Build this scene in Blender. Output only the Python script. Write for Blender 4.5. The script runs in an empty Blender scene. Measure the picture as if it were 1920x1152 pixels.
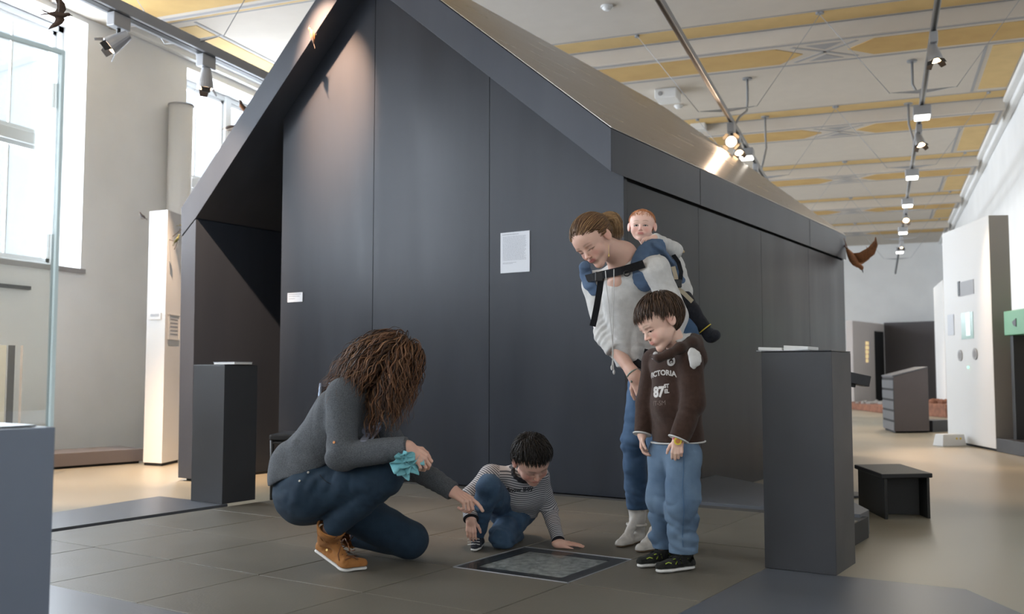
import bpy, bmesh, math, random
import numpy as np
from mathutils import Vector, Matrix, noise
from mathutils.bvhtree import BVHTree
random.seed(7)
SC = bpy.context.scene
COL = SC.collection
# ------------------------------------------------------------------ camera
FPX = 1793.0
PITCH, YAW, EYE = math.radians(3.9), math.radians(21.0), 0.84
hf = np.array([-math.sin(YAW), math.cos(YAW), 0.0])
RT = np.array([math.cos(YAW), math.sin(YAW), 0.0])
FW = hf*math.cos(PITCH) + np.array([0, 0, math.sin(PITCH)])
UP = np.cross(RT, FW)
CAM = np.array([0, 0, EYE])
cam_data = bpy.data.cameras.new('camera')
cam_data.sensor_fit = 'HORIZONTAL'
cam_data.sensor_width = 36.0
cam_data.lens = 36.0*FPX/1920.0
cam_data.clip_start = 0.05
cam_data.clip_end = 200
cam = bpy.data.objects.new('camera', cam_data)
COL.objects.link(cam)
cam.matrix_world = Matrix(((RT[0], UP[0], -FW[0], 0), (RT[1], UP[1], -FW[1], 0), (RT[2], UP[2], -FW[2], EYE), (0, 0, 0, 1)))
cam_data.dof.use_dof = True
cam_data.dof.focus_distance = 4.5
cam_data.dof.aperture_fstop = 3.2
SC.camera = cam
# ------------------------------------------------------------------ world, exposure
SC.view_settings.view_transform = 'Standard'
SC.view_settings.look = 'None'
SC.view_settings.exposure = 0.0
SC.view_settings.gamma = 1.0
world = bpy.data.worlds.new('world')
SC.world = world
world.use_nodes = True
world.node_tree.nodes['Background'].inputs[0].default_value = (0.80, 0.90, 1.0, 1)
world.node_tree.nodes['Background'].inputs[1].default_value = 1.5
FLOOR_Z, CEIL_Z = -0.13, 5.24
XL, XR, Y0, Y1 = -8.70, 2.15, -7.0, 35.2
WIN = [(-7.47+4.45*k, -4.77+4.45*k) for k in range(9)]     # windows of the left wall, repeated every bay
def light(name, kind, loc, target, power, color, parent=None, **kw):
    d = bpy.data.lights.new(name, kind)
    d.energy = power; d.color = color
    for k, v in kw.items(): setattr(d, k, v)
    o = bpy.data.objects.new(name, d); COL.objects.link(o)
    o.location = loc
    o.rotation_euler = (Vector(target)-Vector(loc)).to_track_quat('-Z', 'Y').to_euler()
    if parent is not None:
        o.parent = parent; o.location = Vector(loc)-parent.location
    return o
for k, (ya, yb) in enumerate(WIN):      # daylight outside every tall window
    light('daylight', 'AREA', (XL-0.75, (ya+yb)/2, 3.5), (0, (ya+yb)/2, 3.2), 620, (0.86, 0.93, 1.0), shape='RECTANGLE', size=2.9, size_y=3.1)
light('hall_fill', 'AREA', (-3.0, -6.5, 3.4), (-3.0, 5, 1.2), 130, (0.93, 0.96, 1.0), shape='RECTANGLE', size=8, size_y=3.0)  # soft fill lamp added unseen behind the camera, no window in that wall

# ------------------------------------------------------------------ projecting helpers (pixel of the 1920x1152 frame to a place in the hall)
def ray(x, y): return RT*(x-960)/FPX - UP*(y-576)/FPX + FW
def P(x, y, z=0.0):
    r = ray(x, y); return CAM + r*(z-EYE)/r[2]
def PV(x, y, p0, n):
    r = ray(x, y); n = np.array(n, float); return CAM + r*((np.array(p0)-CAM)@n)/(r@n)
def PD(x, y, d): return CAM + ray(x, y)*d
TH = math.radians(12.4)
V_ = np.array([math.sin(TH), math.cos(TH), 0.0])
U_ = np.array([-math.cos(TH), math.sin(TH), 0.0])
HC = P(1174, 935, 0)
def H(u, v, z): return HC + U_*u + V_*v + np.array([0, 0, z])
# ------------------------------------------------------------------ materials
def mat(name, col, rough=0.5, metal=0.0, var=0.0, scale=4.0, bump=0.0, bscale=60.0, emit=None, estr=0.0, rvar=0.0, sheen=0.0, spec=0.5, stretch=None, col2=None, detail=4.0):
    m = bpy.data.materials.new(name); m.use_nodes = True
    nt = m.node_tree; b = nt.nodes['Principled BSDF']
    b.inputs['Base Color'].default_value = (*col, 1)
    b.inputs['Roughness'].default_value = rough
    b.inputs['Metallic'].default_value = metal
    b.inputs['Specular IOR Level'].default_value = spec
    if sheen: b.inputs['Sheen Weight'].default_value = sheen
    if emit:
        b.inputs['Emission Color'].default_value = (*emit, 1); b.inputs['Emission Strength'].default_value = estr
    tc = nt.nodes.new('ShaderNodeTexCoord'); mp = nt.nodes.new('ShaderNodeMapping')
    nt.links.new(tc.outputs['Object'], mp.inputs[0])
    if stretch: mp.inputs['Scale'].default_value = stretch
    if var or rvar or col2:
        n = nt.nodes.new('ShaderNodeTexNoise'); n.inputs['Scale'].default_value = scale; n.inputs['Detail'].default_value = detail
        nt.links.new(mp.outputs[0], n.inputs['Vector'])
        if var or col2:
            cr = nt.nodes.new('ShaderNodeValToRGB'); cr.color_ramp.elements[0].position = 0.3; cr.color_ramp.elements[1].position = 0.7
            c2 = col2 if col2 else tuple(min(1, c*(1+var)) for c in col)
            c1 = col if col2 else tuple(c*(1-var) for c in col)
            cr.color_ramp.elements[0].color = (*c1, 1); cr.color_ramp.elements[1].color = (*c2, 1)
            nt.links.new(n.outputs['Fac'], cr.inputs[0]); nt.links.new(cr.outputs[0], b.inputs['Base Color'])
        if rvar:
            mr = nt.nodes.new('ShaderNodeMapRange'); mr.inputs[1].default_value = 0.3; mr.inputs[2].default_value = 0.7
            mr.inputs[3].default_value = rough-rvar; mr.inputs[4].default_value = rough+rvar
            nt.links.new(n.outputs['Fac'], mr.inputs[0]); nt.links.new(mr.outputs[0], b.inputs['Roughness'])
    if bump:
        n2 = nt.nodes.new('ShaderNodeTexNoise'); n2.inputs['Scale'].default_value = bscale; n2.inputs['Detail'].default_value = 3
        nt.links.new(mp.outputs[0], n2.inputs['Vector'])
        bp = nt.nodes.new('ShaderNodeBump'); bp.inputs['Strength'].default_value = bump; bp.inputs['Distance'].default_value = 0.01
        nt.links.new(n2.outputs['Fac'], bp.inputs['Height']); nt.links.new(bp.outputs[0], b.inputs['Normal'])
    return m
M = {}
M['wall'] = mat('white_plaster', (0.86, 0.86, 0.85), 0.85, var=0.03, scale=1.5, bump=0.05, bscale=40)
M['ceil'] = mat('ceiling_paint', (0.58, 0.525, 0.455), 0.9, var=0.02)
M['floor'] = mat('beige_screed', (0.27, 0.245, 0.185), 0.34, col2=(0.325, 0.285, 0.21), scale=0.6, bump=0.01, bscale=12, detail=2)
M['tile'] = mat('stone_tile', (0.125, 0.114, 0.092), 0.42, col2=(0.155, 0.140, 0.112), scale=1.6, spec=0.22, rvar=0.06, bump=0.06, bscale=90)
M['joint'] = mat('tile_joint', (0.05, 0.048, 0.045), 0.9)
M['grey'] = mat('grey_lacquer', (0.032, 0.034, 0.039), 0.42, var=0.06, scale=3, rvar=0.05, bump=0.01, bscale=200)
M['wallgrey'] = mat('house_board', (0.020, 0.0235, 0.031), 0.33, col2=(0.028, 0.032, 0.041), scale=1.1, spec=0.22, rvar=0.05, stretch=(3, 3, 0.5), bump=0.01, bscale=160)
M['bandlit'] = mat('lit_house_board', (0.036, 0.042, 0.056), 0.35, col2=(0.046, 0.053, 0.068), scale=1.1, spec=0.3, stretch=(3, 3, 0.5), bump=0.01, bscale=160)  # house board again, lighter and bluer: window light on the band put into its colour
M['sheet'] = mat('grey_sheet', (0.090, 0.097, 0.112), 0.33, var=0.03, scale=3)
M['dark'] = mat('black_gap', (0.012, 0.012, 0.013), 0.8)
M['black'] = mat('black_plastic', (0.015, 0.015, 0.016), 0.45)
M['roof'] = mat('brushed_metal', (0.40, 0.375, 0.355), 0.32, metal=0.9, var=0.10, scale=2.0, rvar=0.06, stretch=(0.7, 0.7, 12))
M['track'] = mat('grey_aluminium', (0.33, 0.34, 0.36), 0.45, metal=0.3)
M['lampgrey'] = mat('lamp_silver', (0.45, 0.46, 0.48), 0.4, metal=0.5)
M['white'] = mat('white_lacquer', (0.74, 0.735, 0.72), 0.5)
M['winframe'] = mat('window_paint', (0.66, 0.67, 0.67), 0.5)
M['yellow'] = mat('ochre_paint', (0.60, 0.40, 0.15), 0.9, col2=(0.52, 0.33, 0.12), scale=2.5, detail=6)
M['yellow2'] = mat('pale_ochre_paint', (0.64, 0.45, 0.20), 0.9, var=0.05)
M['stripe'] = mat('grey_paint', (0.35, 0.34, 0.34), 0.9)
M['flood'] = mat('flood_lens', (1, 1, 1), 0.4, emit=(1.0, 0.97, 0.90), estr=9)
M['bulb'] = mat('halogen_bulb', (1, 0.9, 0.7), 0.4, emit=(1.0, 0.62, 0.32), estr=22)
M['paper'] = mat('white_card', (0.62, 0.645, 0.69), 0.6)
M['ink'] = mat('grey_print', (0.30, 0.32, 0.36), 0.7)
M['rust'] = mat('rust_track_bed', (0.22, 0.09, 0.05), 0.8, var=0.3, scale=8)
def glassmat(name, tint=(0.9, 0.97, 0.95), refl=0.08, opac=0.0):
    m = bpy.data.materials.new(name); m.use_nodes = True; nt = m.node_tree
    for n in list(nt.nodes): nt.nodes.remove(n)
    out = nt.nodes.new('ShaderNodeOutputMaterial'); mx = nt.nodes.new('ShaderNodeMixShader'); tr = nt.nodes.new('ShaderNodeBsdfTransparent')
    gl = nt.nodes.new('ShaderNodeBsdfGlossy'); lw = nt.nodes.new('ShaderNodeLayerWeight'); ad = nt.nodes.new('ShaderNodeMath')
    tr.inputs[0].default_value = (*tint, 1); gl.inputs['Roughness'].default_value = 0.02
    lw.inputs[0].default_value = 0.3; ad.operation = 'MULTIPLY_ADD'; ad.inputs[1].default_value = 0.12; ad.inputs[2].default_value = refl
    nt.links.new(lw.outputs['Fresnel'], ad.inputs[0]); nt.links.new(ad.outputs[0], mx.inputs[0])
    nt.links.new(tr.outputs[0], mx.inputs[1]); nt.links.new(gl.outputs[0], mx.inputs[2]); nt.links.new(mx.outputs[0], out.inputs[0])
    return m
M['glass'] = glassmat('clear_glass', (0.985, 0.995, 0.99), 0.02)
M['winglass'] = glassmat('window_glass', (0.97, 0.98, 1.0), 0.03)
# ------------------------------------------------------------------ mesh builder
class MB:
    def __init__(s): s.v = []; s.f = []
    def add(s, vs, fs):
        n = len(s.v); s.v += [tuple(map(float, p)) for p in vs]; s.f += [tuple(i+n for i in f) for f in fs]; return s
    def hexa(s, p):            # 8 corners: bottom ring 0-3, top ring 4-7
        return s.add(p, [(3, 2, 1, 0), (4, 5, 6, 7), (0, 1, 5, 4), (1, 2, 6, 5), (2, 3, 7, 6), (3, 0, 4, 7)])
    def box(s, c, d, ax=None):
        c = np.array(c, float); a = np.eye(3) if ax is None else np.array(ax, float)
        q = [c + a[0]*d[0]/2*i + a[1]*d[1]/2*j + a[2]*d[2]/2*k for k in (-1, 1) for i, j in ((-1, -1), (1, -1), (1, 1), (-1, 1))]
        return s.hexa(q)
    def span(s, a, b):         # axis aligned box from corner to corner
        a = np.array(a, float); b = np.array(b, float); return s.box((a+b)/2, np.abs(b-a))
    def prism(s, pts, off):    # polygon in space pushed along a vector
        n = len(pts); o = np.array(off, float)
        q = [np.array(p, float) for p in pts] + [np.array(p, float)+o for p in pts]
        return s.add(q, [tuple(range(n))[::-1], tuple(range(n, 2*n))] + [(i, (i+1) % n, (i+1) % n+n, i+n) for i in range(n)])
    def tube(s, pts, r, seg=8, cap=True):
        pts = [Vector(p) for p in pts]; n = len(pts); r = [r]*n if not hasattr(r, '__len__') else r
        t = [(pts[min(i+1, n-1)]-pts[max(i-1, 0)]).normalized() for i in range(n)]
        a = t[0].orthogonal().normalized(); rings = []
        for i in range(n):
            a = (a - t[i]*a.dot(t[i]))
            a = a.normalized() if a.length > 1e-6 else t[i].orthogonal().normalized()
            b = t[i].cross(a)
            rings += [pts[i]+(a*math.cos(2*math.pi*k/seg)+b*math.sin(2*math.pi*k/seg))*r[i] for k in range(seg)]
        f = [(i*seg+k, i*seg+(k+1) % seg, (i+1)*seg+(k+1) % seg, (i+1)*seg+k) for i in range(n-1) for k in range(seg)]
        if cap: f += [tuple(range(seg))[::-1], tuple((n-1)*seg+k for k in range(seg))]
        return s.add(rings, f)
    def ribbon(s, pts, nrm, w, th):   # flat strap following points; nrm = outward normals
        n = len(pts); pts = [Vector(p) for p in pts]; q = []
        for i in range(n):
            t = (pts[min(i+1, n-1)]-pts[max(i-1, 0)]).normalized(); m_ = Vector(nrm[i]).normalized(); sd = t.cross(m_).normalized()
            ww = w[i] if hasattr(w, '__len__') else w
            q += [pts[i]-sd*ww/2, pts[i]+sd*ww/2, pts[i]+sd*ww/2+m_*th, pts[i]-sd*ww/2+m_*th]
        f = [(i*4+k, i*4+(k+1) % 4, (i+1)*4+(k+1) % 4, (i+1)*4+k) for i in range(n-1) for k in range(4)] + [(3, 2, 1, 0), tuple((n-1)*4+k for k in range(4))]
        return s.add(q, f)
    def ball(s, c, r, ax=None, nu=16, nv=10):
        r = np.array([r]*3 if not hasattr(r, '__len__') else r, float); a = np.eye(3) if ax is None else np.array(ax, float)
        q = []; c = np.array(c, float)
        for j in range(nv+1):
            ph = math.pi*j/nv
            for i in range(nu):
                th = 2*math.pi*i/nu; l = np.array([math.sin(ph)*math.cos(th), math.sin(ph)*math.sin(th), math.cos(ph)])*r
                q.append(c+a.T@l)
        return s.add(q, [(j*nu+i, (j+1)*nu+i, (j+1)*nu+(i+1) % nu, j*nu+(i+1) % nu) for j in range(nv) for i in range(nu)])
    def disc(s, c, n, r, h, seg=24):
        c = Vector(c); n = Vector(n).normalized(); return s.tube([c, c+n*h], r, seg)
    def obj(s, name, m, parent=None, bevel=0.0, smooth=False, world=True, seg=2):
        me = bpy.data.meshes.new(name)
        off = np.zeros(3)
        if parent is not None and world:
            off = np.array(root_loc(parent))
        me.from_pydata([tuple(np.array(p)-off) for p in s.v], [], s.f); me.validate()
        bm = bmesh.new(); bm.from_mesh(me); bmesh.ops.remove_doubles(bm, verts=bm.verts, dist=1e-6); bmesh.ops.recalc_face_normals(bm, faces=bm.faces); bm.to_mesh(me); bm.free()
        if smooth:
            for p in me.polygons: p.use_smooth = True
        if m: me.materials.append(M[m] if isinstance(m, str) else m)
        o = bpy.data.objects.new(name, me); COL.objects.link(o)
        if parent is not None: o.parent = parent
        if bevel:
            b = o.modifiers.new('bevel', 'BEVEL'); b.width = bevel; b.segments = seg; b.limit_method = 'ANGLE'
        return o
def root_loc(o):
    v = Vector((0, 0, 0))
    while o is not None: v = v+Vector(o.location); o = o.parent
    return v
def tag(o, label=None, cat=None, group=None, kind=None):
    if label: o['label'] = label
    if cat: o['category'] = cat
    if group: o['group'] = group
    if kind: o['kind'] = kind
    return o
def thing(name, loc, label, cat, group=None):
    o = bpy.data.objects.new(name, None); COL.objects.link(o); o.location = loc; o.empty_display_size = 0.1
    return tag(o, label, cat, group)
def struct(mb, name, m, **k): return tag(mb.obj(name, m, **k), kind='structure')
def copy_tree(o, parent=None):
    kids = list(o.children); c = o.copy(); COL.objects.link(c); c.parent = parent
    for k in kids: copy_tree(k, c)
    return c
# ------------------------------------------------------------------ the hall
def F_(u, v): return H(u, v, 0)
mb = MB(); mb.span((XL-0.6, Y0, FLOOR_Z-0.2), (XR+0.3, Y1+0.2, FLOOR_Z)); struct(mb, 'floor', 'floor')
mb = MB(); mb.span((XL-0.6, Y0, CEIL_Z), (XR+0.3, Y1+0.2, CEIL_Z+0.2)); struct(mb, 'ceiling', 'ceil')
mb = MB(); mb.span((XR, Y0, FLOOR_Z), (XR+0.3, Y1, CEIL_Z)); struct(mb, 'wall_right', 'wall')
mb = MB(); mb.span((XL-0.6, Y1, FLOOR_Z), (XR+0.3, Y1+0.2, CEIL_Z)); struct(mb, 'wall_far', 'wall')
mb = MB(); mb.span((XL-0.6, Y0-0.2, FLOOR_Z), (XR+0.3, Y0, CEIL_Z)); struct(mb, 'wall_back', 'wall')
SILL, WTOP = 2.04, 4.98
mb = MB(); XO = XL-0.55
mb.span((XO, Y0, FLOOR_Z), (XL, Y1, SILL)); mb.span((XO, Y0, WTOP), (XL, Y1, CEIL_Z))
ys = [Y0]+[q for w in WIN for q in w]+[Y1]
ys[0] = Y0-1.0
for a, b in zip(ys[0::2], ys[1::2]): mb.span((XO, a, SILL), (XL, b, WTOP))
struct(mb, 'wall_left', 'wall')
# windows: frame, sash bars, glass, sill
for k, (ya, yb) in enumerate(WIN):
    xw = XL-0.42; ym = (ya+yb)/2; root = MB()
    root.span((xw-0.06, ya, SILL), (xw+0.05, ya+0.09, WTOP)); root.span((xw-0.06, yb-0.09, SILL), (xw+0.05, yb, WTOP))
    root.span((xw-0.06, ya, SILL), (xw+0.05, yb, SILL+0.08)); root.span((xw-0.06, ya, WTOP-0.08), (xw+0.05, yb, WTOP))
    root.span((xw-0.05, ym-0.07, SILL), (xw+0.07, ym+0.07, WTOP)); root.span((xw-0.05, ya, 3.46), (xw+0.07, yb, 3.60))
    w = struct(root, 'window_%d' % (k+1), 'winframe', bevel=0.008)
    for a, b in ((ya+0.09, ym-0.07), (ym+0.07, yb-0.09)):
        for c, d in ((SILL+0.08, 3.46), (3.60, WTOP-0.08)):
            s = MB(); t = 0.05
            s.span((xw-0.03, a, c), (xw+0.03, a+t, d)); s.span((xw-0.03, b-t, c), (xw+0.03, b, d)); s.span((xw-0.03, a, c), (xw+0.03, b, c+t)); s.span((xw-0.03, a, d-t), (xw+0.03, b, d))
            s.span((xw-0.015, (a+b)/2-0.012, c), (xw+0.01, (a+b)/2+0.012, d))
            so = s.obj('sash', 'winframe', w)
            MB().span((xw-0.004, a+t, c+t), (xw, b-t, d-t)).obj('pane', 'winglass', so)
    MB().span((XL-0.42, ya-0.05, SILL-0.05), (XL+0.03, yb+0.05, SILL+0.005)).obj('window_sill', 'stripe', w)
# ceiling beams with painted panels
XC = -3.3
def beam(yc, n):
    hw, zb = 0.50, CEIL_Z-0.20
    b = MB(); b.span((XL, yc-hw, zb), (XR-0.17, yc+hw, CEIL_Z)); o = struct(b, 'trim_%d' % n, 'ceil', bevel=0.01)
    st = MB()
    for s in (-1, 1):
        st.span((XL, yc+s*0.43-0.026, zb-0.004), (XR-0.2, yc+s*0.43+0.026, zb)); st.span((XL, yc+s*(hw+0.02)-0.02, CEIL_Z-0.004), (XR-0.2, yc+s*(hw+0.02)+0.02, CEIL_Z)); st.span((XL, yc+s*0.99-0.012, CEIL_Z-0.004), (XR-0.2, yc+s*0.99+0.012, CEIL_Z))
    st.span((XR-0.24, yc-0.42, zb-0.004), (XR-0.20, yc+0.42, zb))
    xs = [-4.7, -0.57]
    for x in xs:
        for s in (-1, 1):     # crossed lines and small triangles
            st.prism([(x-0.42, yc-s*0.30, zb-0.004), (x-0.38, yc-s*0.33, zb-0.004), (x+0.42, yc+s*0.30, zb-0.004), (x+0.38, yc+s*0.33, zb-0.004)], (0, 0, 0.004))
            st.prism([(x-0.22, yc+s*0.32, zb-0.004), (x+0.22, yc+s*0.32, zb-0.004), (x, yc+s*0.10, zb-0.004)], (0, 0, 0.004))
    st.obj('painted_lines', 'stripe', o)
    y_ = MB(); e = [XL+0.35]+[q for x in xs for q in (x-0.28, x+0.28)]+[XR-0.30]
    for a, b2 in zip(e[0::2], e[1::2]):
        la = 0.32 if a > XL+1 else 0.0; lb = 0.32 if b2 < XR-1 else 0.0
        y_.prism([(a, yc, zb-0.006), (a+la, yc-0.32, zb-0.006), (b2-lb, yc-0.32, zb-0.006), (b2, yc, zb-0.006), (b2-lb, yc+0.32, zb-0.006), (a+la, yc+0.32, zb-0.006)], (0, 0, 0.006))
    y_.obj('painted_panel', 'yellow', o)
    y2 = MB()
    for s in (-1, 1): y2.span((XL, yc+s*0.57, CEIL_Z-0.005), (XR-0.1, yc+s*0.95, CEIL_Z))
    y2.obj('painted_border', 'yellow2', o)
BY = [-4.85+4.45*k for k in range(9)]
for k, yc in enumerate(BY): beam(yc, k+1)
# long painted borders beside the side walls
mb = MB(); ml = MB()
for a, b in zip(BY[:-1], BY[1:]):
    for x0, x1 in ((XR-0.62, XR-0.22), (XL+0.30, XL+0.70)):
        mb.span((x0, a+1.15, CEIL_Z-0.006), (x1, b-1.15, CEIL_Z))
        for xx in (x0-0.08, x1+0.06): ml.span((xx-0.02, a+1.05, CEIL_Z-0.006), (xx+0.02, b-1.05, CEIL_Z))
o = struct(mb, 'trim_20', 'yellow2'); ml.obj('painted_lines', 'stripe', o)
mb = MB(); mb.span((XL, Y0, CEIL_Z-0.16), (XL+0.10, Y1, CEIL_Z)); mb.span((XR-0.10, Y0, CEIL_Z-0.16), (XR, Y1, CEIL_Z)); mb.span((XL, Y0, CEIL_Z-0.08), (XL+0.2, Y1, CEIL_Z)); mb.span((XR-0.2, Y0, CEIL_Z-0.08), (XR, Y1, CEIL_Z)); struct(mb, 'trim_21', 'wall', bevel=0.02)
# raised tiled floor (same grid as the house): slabs on a base
TS, TU = 0.5755, -0.389
TU0, TU1, TVB = -1.53, 1.93, -6.4
mb = MB(); mb.prism([H(TU0, TVB, -0.128), H(TU0, 0.1, -0.128), H(TU1, 0.1, -0.128), H(TU1, TVB, -0.128)], (0, 0, 0.120)); fl = struct(mb, 'floor_tiled', 'joint')
mb = MB(); g = 0.0022
for i in range(-2, 5):
    for j in range(-12, 1):
        u0 = max(TU+TS*i-TS, TU0); u1 = min(TU+TS*i, TU1+0.004)
        v0, v1 = -1.862+TS*(j+3)-TS, min(-1.862+TS*(j+3), 0.0)
        if u1-u0 < 0.03 or v1 <= v0 or v0 < TVB or (i == 0 and j == -3): continue
        z = 0.0015*math.sin(i*7.1+j*3.3)
        mb.prism([H(u0+g, v0+g, -0.010), H(u0+g, v1-g, -0.010), H(u1-g, v1-g, -0.010), H(u1-g, v0+g, -0.010)], (0, 0, 0.010+z*0.5))
mb.obj('tile_slabs', 'tile', fl, bevel=0.0015, seg=1)
# grey sheet covers at the edges of the tiled floor
def sheet(name, pts, z0, z1, label, m='sheet'):
    b = MB(); b.prism([H(u, v, z0) for u, v in pts], (0, 0, z1-z0)); c = np.mean([H(u, v, z0) for u, v in pts], axis=0)
    t = thing(name, (c[0], c[1], z0), label, 'floor panel', 'grey floor panels around the tiles'); b.obj('cover_plate', m, t, bevel=0.002); return t
t = sheet('floor_panel', [(-1.535, -1.734), (-2.31, -1.70), (-2.60, -2.10), (-2.60, -4.6), (-1.535, -4.6)], -0.128, 0.004, 'large grey floor panel in the right foreground, in front of the right plinth')
t = sheet('floor_panel', [(1.935, -1.70), (2.62, -1.70), (2.50, -2.50), (2.30, -3.60), (1.935, -3.60)], -0.128, 0.012, 'low grey floor panel running from the left plinth to the glass showcase')
t = sheet('floor_panel', [(1.93, -3.62), (1.93, -5.2), (-0.9, -5.2), (-0.9, -3.62)], 0.002, 0.010, 'grey floor panel in the bottom left corner, beside the glass showcase')
t = sheet('floor_panel', [(-1.31, 0.60), (-0.0, 1.6), (-0.0, 0.03), (-1.50, 0.03), (-1.50, 0.25)], -0.128, 0.012, 'grey floor panel along the side of the dark house, behind the right plinth')
mb = MB()
# ------------------------------------------------------------------ the dark exhibition house
house = thing('exhibition_house', tuple(H(2.2, 2.5, 0)), 'big dark grey house-shaped pavilion with a pointed gable, standing in the hall', 'pavilion')
RO = [(-0.02, 2.455), (2.285, 4.352), (4.40, 2.345)]       # outer line u,z
RI = [(-0.02, 2.165), (2.285, 4.065), (4.19, 2.232)]       # inner line
VF, VB = -0.22, 5.78
def hp(u, z, v): return H(u, v, z)
b = MB(); b.prism([hp(-0.02, 2.455, VF), hp(2.285, 4.352, VF), hp(2.285, 4.065, VF), hp(-0.02, 2.165, VF)], V_*(VB-VF)); b.obj('roof_slab', 'bandlit', house, bevel=0.002)
b = MB(); b.prism([hp(2.285, 4.352, VF), hp(4.40, 2.345, VF), hp(4.39, 2.082, VF), hp(4.19, 2.236, VF), hp(2.285, 4.065, VF)], V_*(VB-VF)); b.obj('roof_slab', 'bandlit', house, bevel=0.002)
b = MB(); b.prism([hp(-0.018, 2.462, VF+0.01), hp(2.285, 4.360, VF+0.01), hp(2.285, 4.366, VF+0.01), hp(-0.018, 2.468, VF+0.01)], V_*(VB-VF-0.02)); tag(b.obj('metal_roof_cladding', 'roof', house), 'brushed metal roof cladding on the right slope')
b = MB(); b.prism([hp(4.385, 2.068, VF), hp(4.19, 2.222, VF), hp(4.17, -0.105, VF), hp(4.355, -0.105, VF)], V_*(VB-VF)); b.obj('left_side_wall', 'bandlit', house, bevel=0.002)
b = MB(); b.prism([hp(4.15, -0.129, VF+0.05), hp(4.30, -0.129, VF+0.05), hp(4.30, -0.105, VF+0.05), hp(4.15, -0.105, VF+0.05)], V_*5.5); b.obj('plinth_strip', 'dark', house)
# front wall in three boards, thin joints between them
cuts = [0.0, 1.113, 2.258, 3.318]
def ztop(u): return 2.165+(u+0.02)*(4.065-2.165)/2.305 if u < 2.285 else 4.065-(u-2.285)*(4.065-2.232)/1.905
for a, c in zip(cuts[:-1], cuts[1:]):
    a2, c2 = a+(0.0025 if a else 0), c-0.0025; tp = [(c2, ztop(c2)+0.003)]
    if a2 < 2.285 < c2: tp.append((2.285, ztop(2.285)+0.003))
    tp.append((a2, ztop(a2)+0.003))
    b = MB(); zb_ = 0.001 if a < 1.5 else -0.129; b.prism([hp(a2, zb_, 0), hp(c2, zb_, 0)]+[hp(u, z, 0) for u, z in tp], V_*0.05); b.obj('front_wall_board', 'wallgrey', house, bevel=0.001)
b = MB(); b.prism([hp(0.02, 0.001, 0.052), hp(3.31, 0.001, 0.052), hp(3.31, ztop(3.31), 0.052), hp(2.285, 4.05, 0.052), hp(0.02, ztop(0.02), 0.052)], V_*0.04); b.obj('wall_core', 'dark', house)
# right side wall: boards with joints, thin shadow gap under the eaves
for a, c in ((0.052, 1.307), (1.311, 2.80), (2.804, 4.30), (4.304, 5.74)):
    b = MB(); b.prism([H(0.0, a, -0.129), H(0.0, c, -0.129), H(0.0, c, 2.148), H(0.0, a, 2.148)], U_*0.06); b.obj('side_wall_board', 'wallgrey', house, bevel=0.001)
b = MB(); b.prism([H(0.062, 0.052, 0.001), H(0.062, 5.70, 0.001), H(0.062, 5.70, 2.30), H(0.062, 0.052, 2.30)], U_*0.03); b.obj('wall_core', 'dark', house)
b = MB(); b.prism([hp(0.0, -0.125, 5.66), hp(4.3, -0.125, 5.66), hp(4.3, 2.3, 5.66), hp(2.285, 4.2, 5.66), hp(0.0, 2.3, 5.66)], V_*0.08); b.obj('rear_wall', 'wallgrey', house)
b = MB(); b.prism([hp(3.27, -0.125, 0.052), hp(3.318, -0.125, 0.052), hp(3.318, 3.0, 0.052), hp(3.27, 3.0, 0.052)], V_*1.6); b.obj('door_reveal', 'wallgrey', house)
# seam lines of the eaves band on the side (thin fillers)
for v in (1.309, 4.303):
    b = MB(); b.prism([H(-0.0215, v, 2.17), H(-0.0215, v+0.004, 2.17), H(-0.0215, v+0.004, 2.452), H(-0.0215, v, 2.452)], U_*0.002); b.obj('panel_joint', 'dark', house)
# text panel and small label fixed to the wall
def panel(name, u0, u1, z0, z1, label, lines, cat='sign', plane_v=0.0, th=0.006):
    c = H((u0+u1)/2, plane_v, z0); t = thing(name, tuple(c), label, cat)
    b = MB(); b.prism([hp(u0, z0, plane_v-0.001), hp(u1, z0, plane_v-0.001), hp(u1, z1, plane_v-0.001), hp(u0, z1, plane_v-0.001)], -V_*th); b.obj('card', 'paper', t)
    b = MB(); v = plane_v-th-0.0014
    for (x0, x1, y, h) in lines:      # rows of small print, fractions of the card from its upper left
        uu0 = u1-(u1-u0)*x0; uu1 = u1-(u1-u0)*x1; zz = z1-(z1-z0)*y; hh = (z1-z0)*h; x = uu0
        while x > uu1:
            w = random.uniform(0.35, 1.1)*(u1-u0)*0.07; e = max(x-w, uu1)
            b.prism([hp(e, zz-hh, v), hp(x, zz-hh, v), hp(x, zz, v), hp(e, zz, v)], V_*0.0006); x = e-(u1-u0)*0.012
    b.obj('printed_text', 'ink', t); return t
ln = [(0.07, 0.62, 0.045, 0.020)]+[(0.08, 0.90-0.08*random.random(), 0.10+0.0235*i, 0.009) for i in range(26)]+[(0.08, 0.55, 0.745, 0.010), (0.08, 0.42, 0.77, 0.010)]
panel('wall_text_panel', 0.755, 1.008, 1.565, 1.863, 'white printed text panel on the middle of the dark gable wall', ln)
panel('wall_label', 3.045, 3.225, 1.44, 1.52, 'small white label at the left edge of the dark gable wall', [(0.06, 0.9, 0.12, 0.10), (0.06, 0.8, 0.35, 0.08), (0.06, 0.5, 0.6, 0.08)])
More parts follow.
